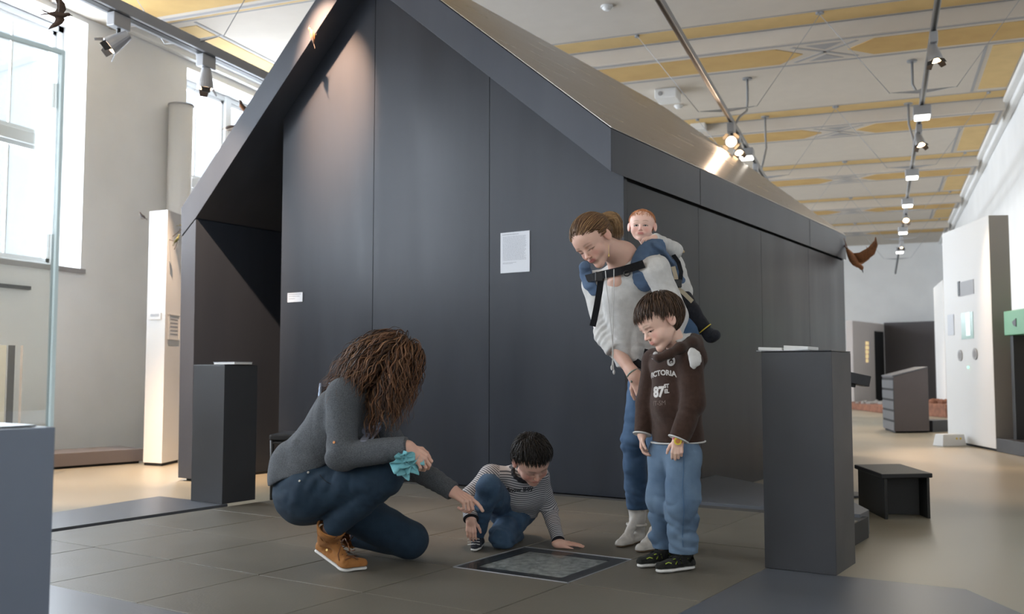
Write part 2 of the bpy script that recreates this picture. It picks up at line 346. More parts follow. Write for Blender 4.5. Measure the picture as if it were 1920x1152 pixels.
# ------------------------------------------------------------------ plinths
def plinth(u0, u1, v0, v1, z, label, z0=0.004):
    c = H((u0+u1)/2, (v0+v1)/2, z0); t = thing('plinth', tuple(c), label, 'plinth', 'grey plinths with booklets')
    b = MB(); b.prism([H(u0, v0, z0), H(u0, v1, z0), H(u1, v1, z0), H(u1, v0, z0)], (0, 0, z-z0-0.006)); b.obj('body', 'grey', t, bevel=0.002)
    b = MB(); b.prism([H(u0, v0, z-0.005), H(u0, v1, z-0.005), H(u1, v1, z-0.005), H(u1, v0, z-0.005)], (0, 0, 0.005)); b.obj('top_panel', 'grey', t, bevel=0.002); return t
plinth(-1.828, -1.527, -1.731, -1.42, 0.932, 'tall grey square plinth at the right, on the foreground floor panel, open booklet on top')
plinth(1.948, 2.25, -1.735, -1.465, 0.888, 'grey square plinth at the left, by the dark house opening, booklet on top', 0.012)
def booklet(c, ax, ay, name, label, open_=False):
    t = thing(name, tuple(c), label, 'booklet')
    b = MB(); z = np.array([0, 0, 1.0])
    if open_:
        for s in (-1, 1):
            q = [c+ax*s*0.004, c+ax*s*0.11+z*0.004, c+ax*s*0.11+z*0.004+ay*0.16, c+ax*s*0.004+ay*0.16]
            b.hexa(q+[p+z*(0.024-0.010*(i in (1, 2)) if s > 0 else 0.014) for i, p in enumerate(q)])
    else: b.box(c+z*0.008, (0.20, 0.145, 0.014), [ax, ay, z])
    b.obj('page_block', 'white', t, bevel=0.002)
    b = MB()
    if open_: b.box(c+ay*0.08+z*0.001, (0.235, 0.165, 0.002), [ax, ay, z])
    else: b.box(c+z*0.016, (0.205, 0.15, 0.002), [ax, ay, z])
    b.obj('cover', 'paper', t)
booklet(H(-1.60, -1.66, 0.9325), -U_, V_, 'open_booklet', 'white open booklet lying on the right plinth', True)
booklet(H(2.03, -1.60, 0.8885), -U_, V_, 'booklet', 'white closed booklet lying on the left plinth')
# ------------------------------------------------------------------ glass plate in the floor
gl = thing('floor_display', tuple(H(-0.677, -2.15, -0.009)), 'square glass covered display let into the tiled floor, black framed', 'display case')
u0, u1, v0, v1 = -0.9645, -0.389, -2.4375, -1.862
def quad(a, b2, c, d, z): return [H(a, c, z), H(b2, c, z), H(b2, d, z), H(a, d, z)]
b = MB(); b.prism(quad(u0+0.004, u1-0.004, v0+0.004, v1-0.004, -0.0095), (0, 0, 0.003)); b.obj('bed', 'dark', gl)
b = MB(); fr = 0.075
M['pebble'] = mat('gravel_relief', (0.12, 0.125, 0.125), 0.6, col2=(0.34, 0.35, 0.34), scale=26, bump=0.5, bscale=60, detail=8)
b.prism(quad(u0+fr, u1-fr, v0+fr, v1-fr, -0.0065), (0, 0, 0.002)); b.obj('relief_map', 'pebble', gl)
b = MB()
for q in (quad(u0+0.004, u1-0.004, v0+0.004, v0+fr, -0.0065), quad(u0+0.004, u1-0.004, v1-fr, v1-0.004, -0.0065), quad(u0+0.004, u0+fr, v0+fr, v1-fr, -0.0065), quad(u1-fr, u1-0.004, v0+fr, v1-fr, -0.0065)): b.prism(q, (0, 0, 0.005))
b.obj('black_border', 'black', gl)
b = MB(); b.prism(quad(u0+0.004, u1-0.004, v0+0.004, v1-0.004, -0.001), (0, 0, 0.002)); b.obj('glass_plate', 'glass', gl)
b = MB()
for q in (quad(u0, u1, v0, v0+0.004, -0.0095), quad(u0, u1, v1-0.004, v1, -0.0095), quad(u0, u0+0.004, v0, v1, -0.0095), quad(u1-0.004, u1, v0, v1, -0.0095)): b.prism(q, (0, 0, 0.0115))
b.obj('steel_rim', 'lampgrey', gl)
# ------------------------------------------------------------------ lighting tracks
ZT = 4.04
def wave(n): return n
tracks = []
def track(x, y0, y1, label, w=0.05, h=0.07):
    t = thing('lighting_track', (x, (y0+y1)/2, ZT), label, 'lighting track', 'lighting tracks below the ceiling')
    MB().span((x-w/2, y0, ZT), (x+w/2, y1, ZT+h)).obj('rail', 'track', t, bevel=0.004)
    MB().span((x-w*0.22, y0, ZT-0.004), (x+w*0.22, y1, ZT)).obj('contact_groove', 'black', t)
    y = 12.0-4.45*2
    while y < y1:
        if y > y0:
            b = MB(); b.prism([(x-0.36, y, ZT+0.105), (x-0.06, y, ZT+0.07), (x+0.06, y, ZT+0.07), (x+0.36, y, ZT+0.105), (x+0.06, y, ZT+0.105), (x-0.06, y, ZT+0.105)], (0, 0.02, 0)); b.obj('hanger_bow', 'lampgrey', t)
            for s in (-1, 1):
                b = MB(); b.tube([(x+s*0.36, y+0.01, ZT+0.10), (x+s*1.15, y+0.01, CEIL_Z-0.205 if abs((y+4.85) % 4.45) < 0.5 or abs((y+4.85) % 4.45) > 3.95 else CEIL_Z-0.01)], 0.004, 6); b.disc((x+s*1.15, y+0.01, CEIL_Z-0.03), (0, 0, 1), 0.03, 0.025, 10); b.obj('hanger_wire', 'track', t)
        y += 4.45
    return t
t1 = track(-6.29, 1.0, 33.0, 'grey lighting track nearest the windows, above the white pillar', 0.16, 0.10)
t2 = track(-1.71, 1.0, 33.0, 'grey lighting track above the roof of the dark house')
t3 = track(0.55, 1.0, 33.5, 'long grey lighting track down the right aisle with square floodlights')
def conduit(x, yc, yt, label):
    z0 = CEIL_Z-0.001; pts = [(x, yc, z0), (x, yc, z0-0.35), (x+0.03, yc+(yt-yc)*0.25, z0-0.6), (x+0.03, yc+(yt-yc)*0.8, ZT+0.30), (x+0.01, yt, ZT+0.12), (x+0.01, yt, ZT+0.07)]
    c = thing('ceiling_conduit', tuple(pts[0]), label, 'conduit', 'bent conduits above the tracks'); MB().tube(pts, 0.018, 8).obj('pipe', 'track', c, smooth=True); MB().disc(Vector(pts[0])-Vector((0, 0, 0.02)), (0, 0, 1), 0.07, 0.019, 16).obj('ceiling_plate', 'track', c)
conduit(-1.75, 14.4, 12.9, 'bent grey conduit nearest the metal roof, dropping to the middle track')
conduit(-1.74, 16.7, 15.9, 'bent grey conduit with round ceiling plate beyond the metal roof')
conduit(0.53, 14.4, 12.3, 'bent grey conduit dropping to the right track near the first floodlight')
conduit(0.54, 16.7, 15.3, 'straight grey conduit with ceiling plate by the right track spotlights')
def spot(loc, aim, power, label, name='track_spotlight', col=(1.0, 0.70, 0.48), ang=38, size=1.0, group=None, blend=0.6, flaps=True):
    loc = Vector(loc); t = thing(name, tuple(loc), label, 'spotlight', group or 'track spotlights'); d = (Vector(aim)-loc); d.normalize(); s = size
    up = Vector((0, 0, 1)); b = MB(); b.box(loc-up*0.05*s, (0.07*s, 0.16*s, 0.10*s)); b.obj('adapter_box', 'lampgrey', t, bevel=0.006)
    hc = loc-up*0.19*s
    b = MB(); b.tube([loc-up*0.10*s, hc], 0.014*s, 8); b.obj('arm', 'black', t)
    b = MB(); pts = [hc-d*0.09*s, hc-d*0.085*s, hc-d*0.02*s, hc+d*0.03*s, hc+d*0.075*s]; b.tube(pts, [0.02*s, 0.036*s, 0.05*s, 0.062*s, 0.066*s], 20); b.obj('lamp_head', 'lampgrey', t, smooth=False)
    b = MB(); b.disc(hc+d*0.0755*s, d, 0.052*s, 0.004*s, 18); b.obj('lamp_glow', 'bulb', t)
    if flaps:
        a = d.orthogonal().normalized(); c2 = d.cross(a); b = MB()
        for ax in (a, -a, c2, -c2):
            sd = d.cross(ax); o_ = hc+d*0.076*s+ax*0.062*s
            b.prism([o_-sd*0.04*s, o_+sd*0.04*s, o_+sd*0.03*s+(d*0.05+ax*0.03)*s, o_-sd*0.03*s+(d*0.05+ax*0.03)*s], ax*0.002)
        b.obj('barn_door', 'black', t)
    if power: light('spot_beam', 'SPOT', hc+d*0.10*s, aim, power, col, parent=t, spot_size=math.radians(ang), spot_blend=blend, shadow_soft_size=0.02)
    return t
def flood(loc, label, power=60):
    loc = Vector(loc); t = thing('square_floodlight', tuple(loc), label, 'floodlight', 'square floodlights on the tracks')
    MB().box(loc-Vector((0, 0, 0.06)), (0.20, 0.22, 0.12)).obj('housing', 'lampgrey', t, bevel=0.012)
    MB().box(loc-Vector((0, 0, 0.134)), (0.17, 0.19, 0.024)).obj('lens', 'flood', t, bevel=0.01)
    light('flood_beam', 'AREA', loc-Vector((0, 0, 0.15)), loc-Vector((0, 0, 2)), power*0.33, (1.0, 0.93, 0.82), parent=t, shape='SQUARE', size=0.17)
def onx(x, px, py, z=ZT):     # y of a lamp hanging on a track, from the row it shows at
    return float(P(px, py, z)[1])
# right track lamps
for py, px, lb in ((200, 1730, 'nearest square floodlight on the right track'), (318, 1710, 'second square floodlight on the right track, past the conduits'), (373, 1700, 'square floodlight on the right track over the far part of the aisle'), (426, 1694, 'small far square floodlight above a far spotlight'), (464, 1687, 'farthest square floodlight near the end wall')):
    flood((0.55, onx(0, px, py), ZT-0.005), lb, 45)
spot((0.55, onx(0, 1750, 62), ZT-0.005), (1.2, 9.5, FLOOR_Z), 260, 'nearest spotlight on the right track', ang=55)
spot((0.55, onx(0, 1720, 235), ZT-0.005), (1.4, 12.2, FLOOR_Z), 380, 'spotlight by the straight conduit on the right track', ang=50)
spot((0.55, onx(0, 1704, 390), ZT-0.005), (0.4, 16.4, FLOOR_Z), 250, 'spotlight between two floodlights on the right track', ang=60)
spot((0.55, onx(0, 1697, 443), ZT-0.005), (0.2, 24, FLOOR_Z), 250, 'far spotlight before the last floodlight', ang=60)
# middle track lamps
spot((-1.71, onx(0, 1370, 232), ZT-0.005), (-1.3, 6.6, 3.0), 120, 'left one of the pair of spotlights beyond the metal roof', ang=50, size=1.25)
spot((-1.71, onx(0, 1380, 252), ZT-0.005), (-0.6, 11.0, FLOOR_Z), 200, 'right one of the pair of spotlights beyond the metal roof', ang=50)
flood((-1.71, onx(0, 1391, 280), ZT-0.005), 'square floodlight beyond the metal roof, under the middle track', 60)
spot((-1.71, onx(0, 1415, 308), ZT-0.005), (-0.5, 16, FLOOR_Z), 200, 'small spotlight at the end of the middle track above the roof edge', ang=50)
# track by the windows
def cvv(r, u, t): return RT*r+np.array([0, 0, u])-hf*t
l1 = np.array([-6.29, onx(0, 196, 32), ZT-0.005]); l2 = np.array([-6.29, onx(0, 368, 107), ZT-0.005])
spot(tuple(l1), l1+cvv(-0.75, -0.62, 0.25)*4, 160, 'spotlight with metal flaps in front of the big window', ang=60, size=1.25)
spot(tuple(l2), tuple(P(330, 880, FLOOR_Z)), 420, 'spotlight hanging before the second window', ang=56, size=1.25)
spot((-6.29, 4.4, ZT-0.005), tuple(P(190, 905, FLOOR_Z)), 900, 'spotlight shining on the beige floor by the windows, outside the picture', ang=52, size=1.25)
# two spotlights high above the gable, out of the picture
bd = H(0, 0, 0)

spot(H(2.50, -0.95, 4.75), H(2.62, -0.2, 3.45), 3000, 'spotlight shining down on the bird at the gable edge, hidden above the picture', ang=34, blend=1.0, col=(1.0, 0.58, 0.34))
spot(H(3.30, -1.76, 4.75), H(4.17, 0.15, 1.2), 1800, 'spotlight shining down into the open left bay of the dark house', ang=36, blend=0.8)
track_u = thing('lighting_track', tuple(H(2.4, -1.2, 4.76)), 'short lighting track right above the front of the gable', 'lighting track')
MB().prism([H(0.3, -0.99, 4.752), H(0.3, -0.93, 4.752), H(3.6, -0.93, 4.752), H(3.6, -0.99, 4.752)], (0, 0, 0.05)).obj('rail', 'track', track_u)
MB().prism([H(3.27, -1.82, 4.752), H(3.27, -0.99, 4.752), H(3.33, -0.99, 4.752), H(3.33, -1.82, 4.752)], (0, 0, 0.05)).obj('cross_rail', 'track', track_u)
for u in (0.6, 3.3): MB().tube([H(u, -0.96, 4.80), H(u, -0.96, CEIL_Z-0.001)], 0.005, 6).obj('hanger_wire', 'track', track_u)

spot((-1.71, 3.6, ZT-0.005), P(830, 975, 0), 230, 'spotlight on the middle track shining on the tiles behind the crouching boy', ang=34, blend=0.9, col=(1.0, 0.62, 0.40))
# ------------------------------------------------------------------ things around the hall
zf = np.array([0, 0, 1.0])
def G(x, y): return P(x, y, FLOOR_Z)
def unit(v): v = np.array(v, float); return v/np.linalg.norm(v)
def perp(d): return np.array([-d[1], d[0], 0.0])
# black chair by the opening of the house
def chair():
    c0 = G(507, 938); ax = RT; ay = hf; o = c0+ax*0.20+ay*0.20
    t = thing('chair', tuple(o), 'black chair half hidden behind the kneeling woman, by the dark house opening', 'chair')
    sz = 0.46
    MB().box(o+zf*(sz+0.012)-ax*0.035, (0.36, 0.43, 0.045), [ax, ay, zf]).obj('seat', 'black', t, bevel=0.012)
    for i in (-1, 1):
        for j in (-1, 1):
            p = o+ax*(i*0.16-0.035)+ay*j*0.195; MB().tube([p, p+zf*sz], [0.012, 0.016], 12).obj('leg', 'black', t, smooth=True)
    M['pale_blue_metal'] = mat('pale_blue_metal', (0.25, 0.33, 0.45), 0.35, metal=0.4)
    for j in (-1, 1):
        p = o+ax*0.135+ay*j*0.19; MB().tube([p+zf*(sz+0.03), p+ax*0.02+zf*0.70, p+ax*0.035+zf*0.885], 0.011, 10).obj('back_post', 'pale_blue_metal', t, smooth=True)
    MB().box(o+ax*0.17+zf*0.80, (0.015, 0.38, 0.12), [ax, ay, zf]).obj('backrest', 'black', t, bevel=0.005)
    b = MB()
    for i, j, k, l in ((-1, -1, 1, -1), (-1, 1, 1, 1), (-1, -1, -1, 1), (1, -1, 1, 1)): b.tube([o+ax*(i*0.16-0.035)+ay*j*0.195+zf*(sz-0.03), o+ax*(k*0.16-0.035)+ay*l*0.195+zf*(sz-0.03)], 0.014, 8)
    b.obj('seat_frame', 'black', t)
chair()
# glass showcase in the left foreground
M['showcase'] = mat('blue_grey_lacquer', (0.160, 0.190, 0.250), 0.45, var=0.04, scale=2)
M['glass_edge'] = mat('glass_edge', (0.62, 0.74, 0.76), 0.25)
M['sky_glass'] = M['glass']
cs = PD(104, 801, 2.30); zt = cs[2]; cs = np.array([cs[0], cs[1], 0.0])
def SQ(a, b, z): return cs-V_*a+U_*b+zf*z
sc = thing('glass_showcase', tuple(SQ(0.6, 0.4, FLOOR_Z)), 'blue grey display case with a tall glass hood at the left edge, in the foreground', 'display case')
b = MB(); b.prism([SQ(0, 0, FLOOR_Z+0.06), SQ(1.4, 0, FLOOR_Z+0.06), SQ(1.4, 0.9, FLOOR_Z+0.06), SQ(0, 0.9, FLOOR_Z+0.06)], zf*(zt-FLOOR_Z-0.06)); b.obj('base_cabinet', 'showcase', sc, bevel=0.002)
b = MB(); b.prism([SQ(0.04, 0.04, FLOOR_Z+0.001), SQ(1.36, 0.04, FLOOR_Z+0.001), SQ(1.36, 0.86, FLOOR_Z+0.001), SQ(0.04, 0.86, FLOOR_Z+0.001)], zf*0.06); b.obj('foot_plate', 'dark', sc)
gt = float(PD(108, 88, 2.30)[2]); g0 = 0.012; g1 = 0.022
for nm, q in (('front_pane', [(0.012, g0), (1.38, g0), (1.38, g1), (0.012, g1)]), ('end_pane', [(0.012, g0), (0.022, g0), (0.022, 0.88), (0.012, 0.88)]), ('rear_pane', [(0.012, 0.87), (1.38, 0.87), (1.38, 0.88), (0.012, 0.88)])):
    b = MB(); b.prism([SQ(a, c, zt+0.001) for a, c in q], zf*(gt-zt)); b.obj(nm, 'glass', sc)
b = MB(); b.prism([SQ(0.012, g0, gt+0.002), SQ(1.38, g0, gt+0.002), SQ(1.38, 0.88, gt+0.002), SQ(0.012, 0.88, gt+0.002)], zf*0.010); b.obj('top_pane', 'glass', sc)
b = MB(); b.prism([SQ(0.003, 0.003, zt+0.001), SQ(0.012, 0.003, zt+0.001), SQ(0.012, g1, zt+0.001), SQ(0.003, g1, zt+0.001)], zf*(gt-zt+0.010))
b.prism([SQ(0.003, 0.004, gt), SQ(1.38, 0.004, gt), SQ(1.38, g0, gt), SQ(0.003, g0, gt)], zf*0.012)
b.obj('polished_glass_edge', 'glass_edge', sc)
b = MB(); b.prism([SQ(0.03, 0.03, zt+0.001), SQ(1.36, 0.03, zt+0.001), SQ(1.36, 0.86, zt+0.001), SQ(0.03, 0.86, zt+0.001)], zf*0.005); b.obj('inner_shelf', 'sheet', sc)
# framed green glass panel beyond the showcase, and the dark wall rail
p0 = G(37, 905); dv = unit(perp(unit(p0-CAM*[1, 1, 0])))
M['greenish'] = mat('green_grey_glass', (0.36, 0.39, 0.36), 0.3)
t = thing('display_panel', tuple(p0), 'grey green panel with a black edge seen through the showcase glass, far left', 'panel')
hz = float(PV(37, 648, p0, unit(p0-CAM*[1, 1, 0]))[2])-FLOOR_Z; fwd = unit((p0-CAM)*[1, 1, 0])
MB().box(p0+dv*0.55+zf*hz/2, (0.82, 0.03, hz-0.002), [dv, fwd, zf]).obj('panel_sheet', 'greenish', t)
MB().box(p0+dv*0.10+zf*hz/2, (0.055, 0.05, hz-0.002), [dv, fwd, zf]).obj('edge_profile', 'black', t)
MB().box(p0+dv*0.02+zf*hz/2, (0.02, 0.05, hz-0.002), [dv, fwd, zf]).obj('outer_profile', 'stripe', t)
a = PV(52, 541, (XL, 0, 0), (1, 0, 0)); c = PV(-60, 528, (XL, 0, 0), (1, 0, 0))
t = thing('wall_rail', tuple(a), 'thin dark rail fixed to the left wall below the big window', 'rail'); MB().span((XL, c[1], a[2]-0.02), (XL+0.05, a[1], a[2]+0.02)).obj('bar', 'black', t)
# low dark bench box along the left wall
a, c = G(105, 881), G(268, 869); d = unit(c-a); n = perp(d); a = a-d*1.2
t = thing('low_bench', tuple((a+c)/2), 'long low dark grey ledge in front of the left wall, beside the white pillar', 'ledge')
b = MB(); b.prism([a+zf*0.025, c+zf*0.025, c+n*0.55+zf*0.025, a+n*0.55+zf*0.025], zf*0.13); b.obj('ledge_body', mat('brown_grey_board', (0.13, 0.115, 0.115), 0.45), t, bevel=0.003)
b = MB(); b.prism([a+n*0.03+zf*0.001, c+n*0.03-d*0.03+zf*0.001, c+n*0.5-d*0.03+zf*0.001, a+n*0.5+zf*0.001], zf*0.025); b.obj('foot_plate', 'dark', t)
# white pillar with stuffed birds
A, B = G(268, 873), G(303, 875); d1 = unit(B-A); d2 = unit(np.array([-0.15, 0.5, 0])); C = B+d2*0.42; D = A+d2*0.42
zp = float(PV(312, 393, B, unit((B-CAM)*[1, 1, 0]))[2])
wp = thing('white_pillar', tuple((A+C)/2), 'slim white pillar with small stuffed birds, left of the dark house', 'pillar')
b = MB(); b.prism([A+zf*0.03, B+zf*0.03, C+zf*0.03, D+zf*0.03], zf*(zp-FLOOR_Z-0.03)); b.obj('shaft', 'white', wp, bevel=0.003)
b = MB(); b.prism([p*0.94+(A+C)/2*0.06+zf*0.001 for p in (A, B, C, D)], zf*0.029); b.obj('foot_plate', 'dark', wp)
def onplate(q0, du, nrm, w, h, z, name, label, dx, print_=True, frame=False):
    c = q0+du*dx; c = np.array([c[0], c[1], z]); t = thing(name, tuple(c), label, 'sign')
    b = MB(); b.box(c+nrm*0.004, (w, h, 0.006), [du, zf, nrm]); b.obj('card', 'white', t)
    b = MB()
    for i in range(5 if h > 0.1 else 3): b.box(c+nrm*0.0078+zf*(h*(0.30-0.15*i)), (w*0.7, h*0.06, 0.001), [du, zf, nrm])
    b.obj('printed_text', 'ink', t)
    if frame:
        b = MB()
        for s in (-1, 1): b.box(c+nrm*0.008+zf*s*h/2, (w+0.02, 0.012, 0.014), [du, zf, nrm]); b.box(c+nrm*0.008+du*s*w/2, (0.012, h, 0.014), [du, zf, nrm])
        b.obj('frame', 'white', t)
n1 = -perp(d1); n2 = -perp(d2)
if n1 @ (CAM-A) < 0: n1 = -n1
if n2 @ (CAM-B) < 0: n2 = -n2
onplate(A, d1, n1, 0.17, 0.07, float(PV(290, 594, A, unit((A-CAM)*[1, 1, 0]))[2]), 'wall_label', 'white label on the front of the white pillar', 0.12)
onplate(B, d2, n2, 0.26, 0.26, float(PV(326, 612, B, unit((B-CAM)*[1, 1, 0]))[2]), 'wall_label', 'framed white sign on the right face of the white pillar', 0.20, frame=True)
# white air duct on the left wall
c = PV(338, 400, (XL+0.2, 0, 0), (1, 0, 0)); zd = float(PV(338, 197, (XL+0.2, 0, 0), (1, 0, 0))[2])
t = thing('air_duct', (XL+0.175, float(c[1]), FLOOR_Z), 'white round vertical duct on the left wall between the windows', 'duct')
b = MB(); b.tube([(XL+0.175, c[1], FLOOR_Z+0.001), (XL+0.175, c[1], zd)], 0.155, 40); b.obj('pipe', 'white', t, smooth=False)
for p in t.children[0].data.polygons: p.use_smooth = len(p.vertices) == 4
b = MB(); b.disc((XL+0.175, c[1], zd), (0, 0, 1), 0.168, 0.012, 40); b.obj('rim_cap', 'stripe', t)
# ------------------------------------------------------------------ stuffed birds
M['bird_brown'] = mat('brown_feathers', (0.035, 0.018, 0.012), 0.7, col2=(0.07, 0.035, 0.02), scale=60, bump=0.3)
M['bird_rust'] = mat('rusty_feathers', (0.35, 0.14, 0.05), 0.7, col2=(0.20, 0.09, 0.04), scale=50, bump=0.3)
M['bird_dark'] = mat('dark_feathers', (0.03, 0.022, 0.02), 0.7, var=0.3, scale=60, bump=0.3)
M['bird_olive'] = mat('olive_feathers', (0.20, 0.19, 0.07), 0.7, var=0.3, scale=60, bump=0.2)
M['bird_pale'] = mat('pale_feathers', (0.55, 0.46, 0.38), 0.7, var=0.2, scale=60, bump=0.2)
M['twig'] = mat('twig_bark', (0.12, 0.09, 0.07), 0.8, var=0.2, scale=40)
def skin_tube(pts, rs, seg=14): return MB().tube(pts, rs, seg)
def bird(loc, fwd_, up_, L, label, body='bird_brown', wing='bird_dark', flying=False, spread=1.0, name='bird', beak='black', belly=None, wire=False, lift=0.35, twig=None):
    """L = body length; a bird with rounded body, head, beak, wings, tail, legs"""
    f = Vector(fwd_).normalized(); u = Vector(up_); u = (u-f*u.dot(f)).normalized(); s = f.cross(u); o = Vector(loc)
    t = thing(name, tuple(o), label, 'bird', 'stuffed birds')
    T = lambda a, b_, c: o+f*(a*L)+s*(b_*L)+u*(c*L)
    pts = [T(-0.50, 0, -0.02), T(-0.38, 0, -0.01), T(-0.2, 0, 0.0), T(0.0, 0, 0.0), T(0.18, 0, 0.02), T(0.30, 0, 0.06), T(0.36, 0, 0.11), T(0.44, 0, 0.13), T(0.50, 0, 0.12), T(0.53, 0, 0.115)]
    rs = [0.02*L, 0.07*L, 0.125*L, 0.15*L, 0.135*L, 0.095*L, 0.085*L, 0.085*L, 0.055*L, 0.015*L]
    o1 = skin_tube(pts, rs).obj('body', body, t, smooth=True)
    MB().tube([T(0.51, 0, 0.115), T(0.58, 0, 0.105), T(0.64, 0, 0.085)], [0.028*L, 0.02*L, 0.003*L], 8).obj('beak', beak, t, smooth=True)
    for q in (-1, 1): MB().ball(T(0.47, q*0.062, 0.145), 0.014*L, nu=8, nv=6).obj('eye', 'black', t)
    b = MB()
    if flying:
        for q in (-1, 1):
            sp = spread
            b = MB(); lead = [(0.20, 0.10, 0.04), (0.30, 0.38, 0.04+lift*0.3), (0.22, 0.72, 0.04+lift*0.75), (-0.02, 1.05, 0.04+lift), (-0.30, 1.30, 0.04+lift*1.05)]
            trail = [(-0.22, 0.08, 0.02), (-0.10, 0.38, 0.02+lift*0.3), (-0.12, 0.66, 0.02+lift*0.7), (-0.24, 0.98, 0.03+lift), (-0.33, 1.29, 0.035+lift*1.05)]
            n = len(lead); vs = []
            for (a, w, c) in lead+trail: vs.append(T(a, q*w*sp, c)+u*0.008*L)
            for (a, w, c) in lead+trail: vs.append(T(a, q*w*sp, c)-u*0.008*L)
            fs = []
            for i in range(n-1): fs += [(i, i+1, n+i+1, n+i), (2*n+i, 3*n+i, 3*n+i+1, 2*n+i+1), (i, 2*n+i, 2*n+i+1, i+1), (n+i, n+i+1, 3*n+i+1, 3*n+i)]
            fs += [(n-1, 2*n-1+0, 4*n-1, 3*n-1), (0, n, 3*n, 2*n)]
            b.add(vs, fs); b.obj('wing', wing, t, smooth=True)
        b = MB()
        for q in (-1, 1): b.prism([T(-0.42, 0, 0), T(-0.42, q*0.06, 0), T(-0.85, q*0.22, 0), T(-0.62, q*0.05, 0)], u*0.012*L)
        b.obj('tail', wing, t)
        if wire: MB().tube([T(0, 0, 0.12), Vector((o.x, o.y, CEIL_Z-0.001))], 0.0008, 5).obj('hanging_wire', 'track', t)
    else:
        for q in (-1, 1):
            b = MB(); b.tube([T(0.22, q*0.10, 0.03), T(0.05, q*0.15, 0.03), T(-0.2, q*0.13, 0.03), T(-0.48, q*0.06, 0.02), T(-0.62, q*0.03, 0.01)], [0.03*L, 0.085*L, 0.075*L, 0.035*L, 0.006*L], 10); b.obj('wing', wing, t, smooth=True)
            MB().tube([T(0.0, q*0.06, -0.12), T(0.02, q*0.06, -0.24), T(0.07, q*0.06, -0.25)], 0.012*L, 6).obj('leg', beak, t)
        b = MB(); b.prism([T(-0.45, -0.05, 0.0), T(-0.45, 0.05, 0.0), T(-0.85, 0.075, -0.03), T(-0.85, -0.075, -0.03)], u*0.02*L); b.obj('tail', wing, t)
        if twig is not None: MB().tube([Vector(q) for q in twig], 0.004, 6).obj('twig_perch', 'twig', t)
    return t
up3 = (0, 0, 1)
bird(PD(110, 28, 4.6), RT*0.8+UP*(-0.05)+FW*0.3, -FW*0.75+UP*0.45+RT*0.3, 0.10, 'dark swallow flying high in front of the big left window', 'bird_brown', 'bird_brown', True, 0.9, 'swallow', wire=True, lift=0.12)
q = PV(586, 66, H(2.6, VF-0.03, 0), V_)
bird(q, U_*0.12-V_*0.1+zf*1.0, -V_*0.7+U_*0.7, 0.135, 'brown bird of prey perched on the inner edge of the gable band', 'bird_rust', 'bird_dark', name='kestrel')
q = PV(455, 204, H(3.6, VF+0.1, 0), V_); bird(q+zf*0.01, U_*0.7+zf*0.75, -U_*0.5+zf, 0.15, 'small brown bird on the left roof edge, the upper of two', 'bird_brown', 'bird_rust')
q = PV(431, 241, H(3.7, VF+0.1, 0), V_); bird(q+zf*0.0, U_*1.0-zf*0.1, zf, 0.16, 'pale brown bird on the left roof edge, the lower of two', 'bird_pale', 'bird_brown')
q = PV(1599, 486, H(0, 5.70, 0), V_); bird(q, RT*0.45-zf*1.0-FW*0.2, RT*0.9+zf*0.3, 0.31, 'rust coloured bird of prey with raised wings at the far corner of the house', 'bird_rust', 'bird_rust', True, 0.45, 'red_kite', lift=0.85)
q = A+n1*0.03-d1*0.075; q = np.array([q[0], q[1], float(PV(266, 405, q, unit((q-CAM)*[1, 1, 0]))[2])]); bird(q, -d1*0.8+zf*0.5, zf+d1*0.3, 0.105, 'little grey brown bird on the left edge of the white pillar', 'bird_brown', 'bird_dark', twig=[q-zf*0.03-d1*0.02, q-zf*0.035+d1*0.075])
q = B+n2*0.12+d2*0.14; q = np.array([q[0], q[1], float(PV(326, 421, q, unit((q-CAM)*[1, 1, 0]))[2])]); bird(q, RT*0.9+zf*0.1, zf, 0.10, 'pale little bird on a slanting twig, the upper bird on the pillar front', 'bird_pale', 'bird_olive', twig=[q-zf*0.125-RT*0.12, q-zf*0.035-RT*0.01, q-zf*0.03+RT*0.05, B+d2*0.30+zf*(q[2]-FLOOR_Z-0.02)])
q = B+n2*0.10+d2*0.02; q = np.array([q[0], q[1], float(PV(314, 448, q, unit((q-CAM)*[1, 1, 0]))[2])]); bird(q, RT*0.5+zf*0.7, zf-RT*0.5, 0.10, 'olive yellow little bird on a twig, the lower bird on the pillar front', 'bird_olive', 'bird_olive', twig=[q-zf*0.11-RT*0.03, q-zf*0.03+RT*0.005, B+d2*0.05+zf*(q[2]-FLOOR_Z)])
# ------------------------------------------------------------------ right aisle: display walls, lectern, stool
def wallbox(name, pa, pb, ytop, th, label, cat, m, part='board', z0=0.0, foot=False, ref=1):
    a, c = G(*pa), G(*pb); d = unit(c-a); n = perp(d)
    if n @ ((a+c)/2-CAM) < 0: n = -n
    r = c if ref else a; px = pb if ref else pa
    zt_ = float(PV(px[0], ytop, r, unit((r-CAM)*[1, 1, 0]))[2])
    t = thing(name, tuple((a+c)/2), label, cat); f = 0.03 if foot else 0.001
    b = MB(); b.prism([a+zf*f, c+zf*f, c+n*th+zf*f, a+n*th+zf*f], zf*(zt_-FLOOR_Z-f)); o = b.obj(part, m, t, bevel=0.004)
    if foot: b = MB(); b.prism([a+n*0.03+zf*0.001, c+n*0.03+zf*0.001, c+n*(th-0.03)+zf*0.001, a+n*(th-0.03)+zf*0.001], zf*0.03); b.obj('foot_plate', 'dark', t)
    return t, a, c, d, n, zt_
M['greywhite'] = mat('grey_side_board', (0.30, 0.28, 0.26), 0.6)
dw, a, c, d, n, zt_ = wallbox('display_wall', (1778, 829), (1868, 847), 403, 0.24, 'tall white display wall with slot, screen and round speakers, right aisle', 'display wall', 'white', foot=True)
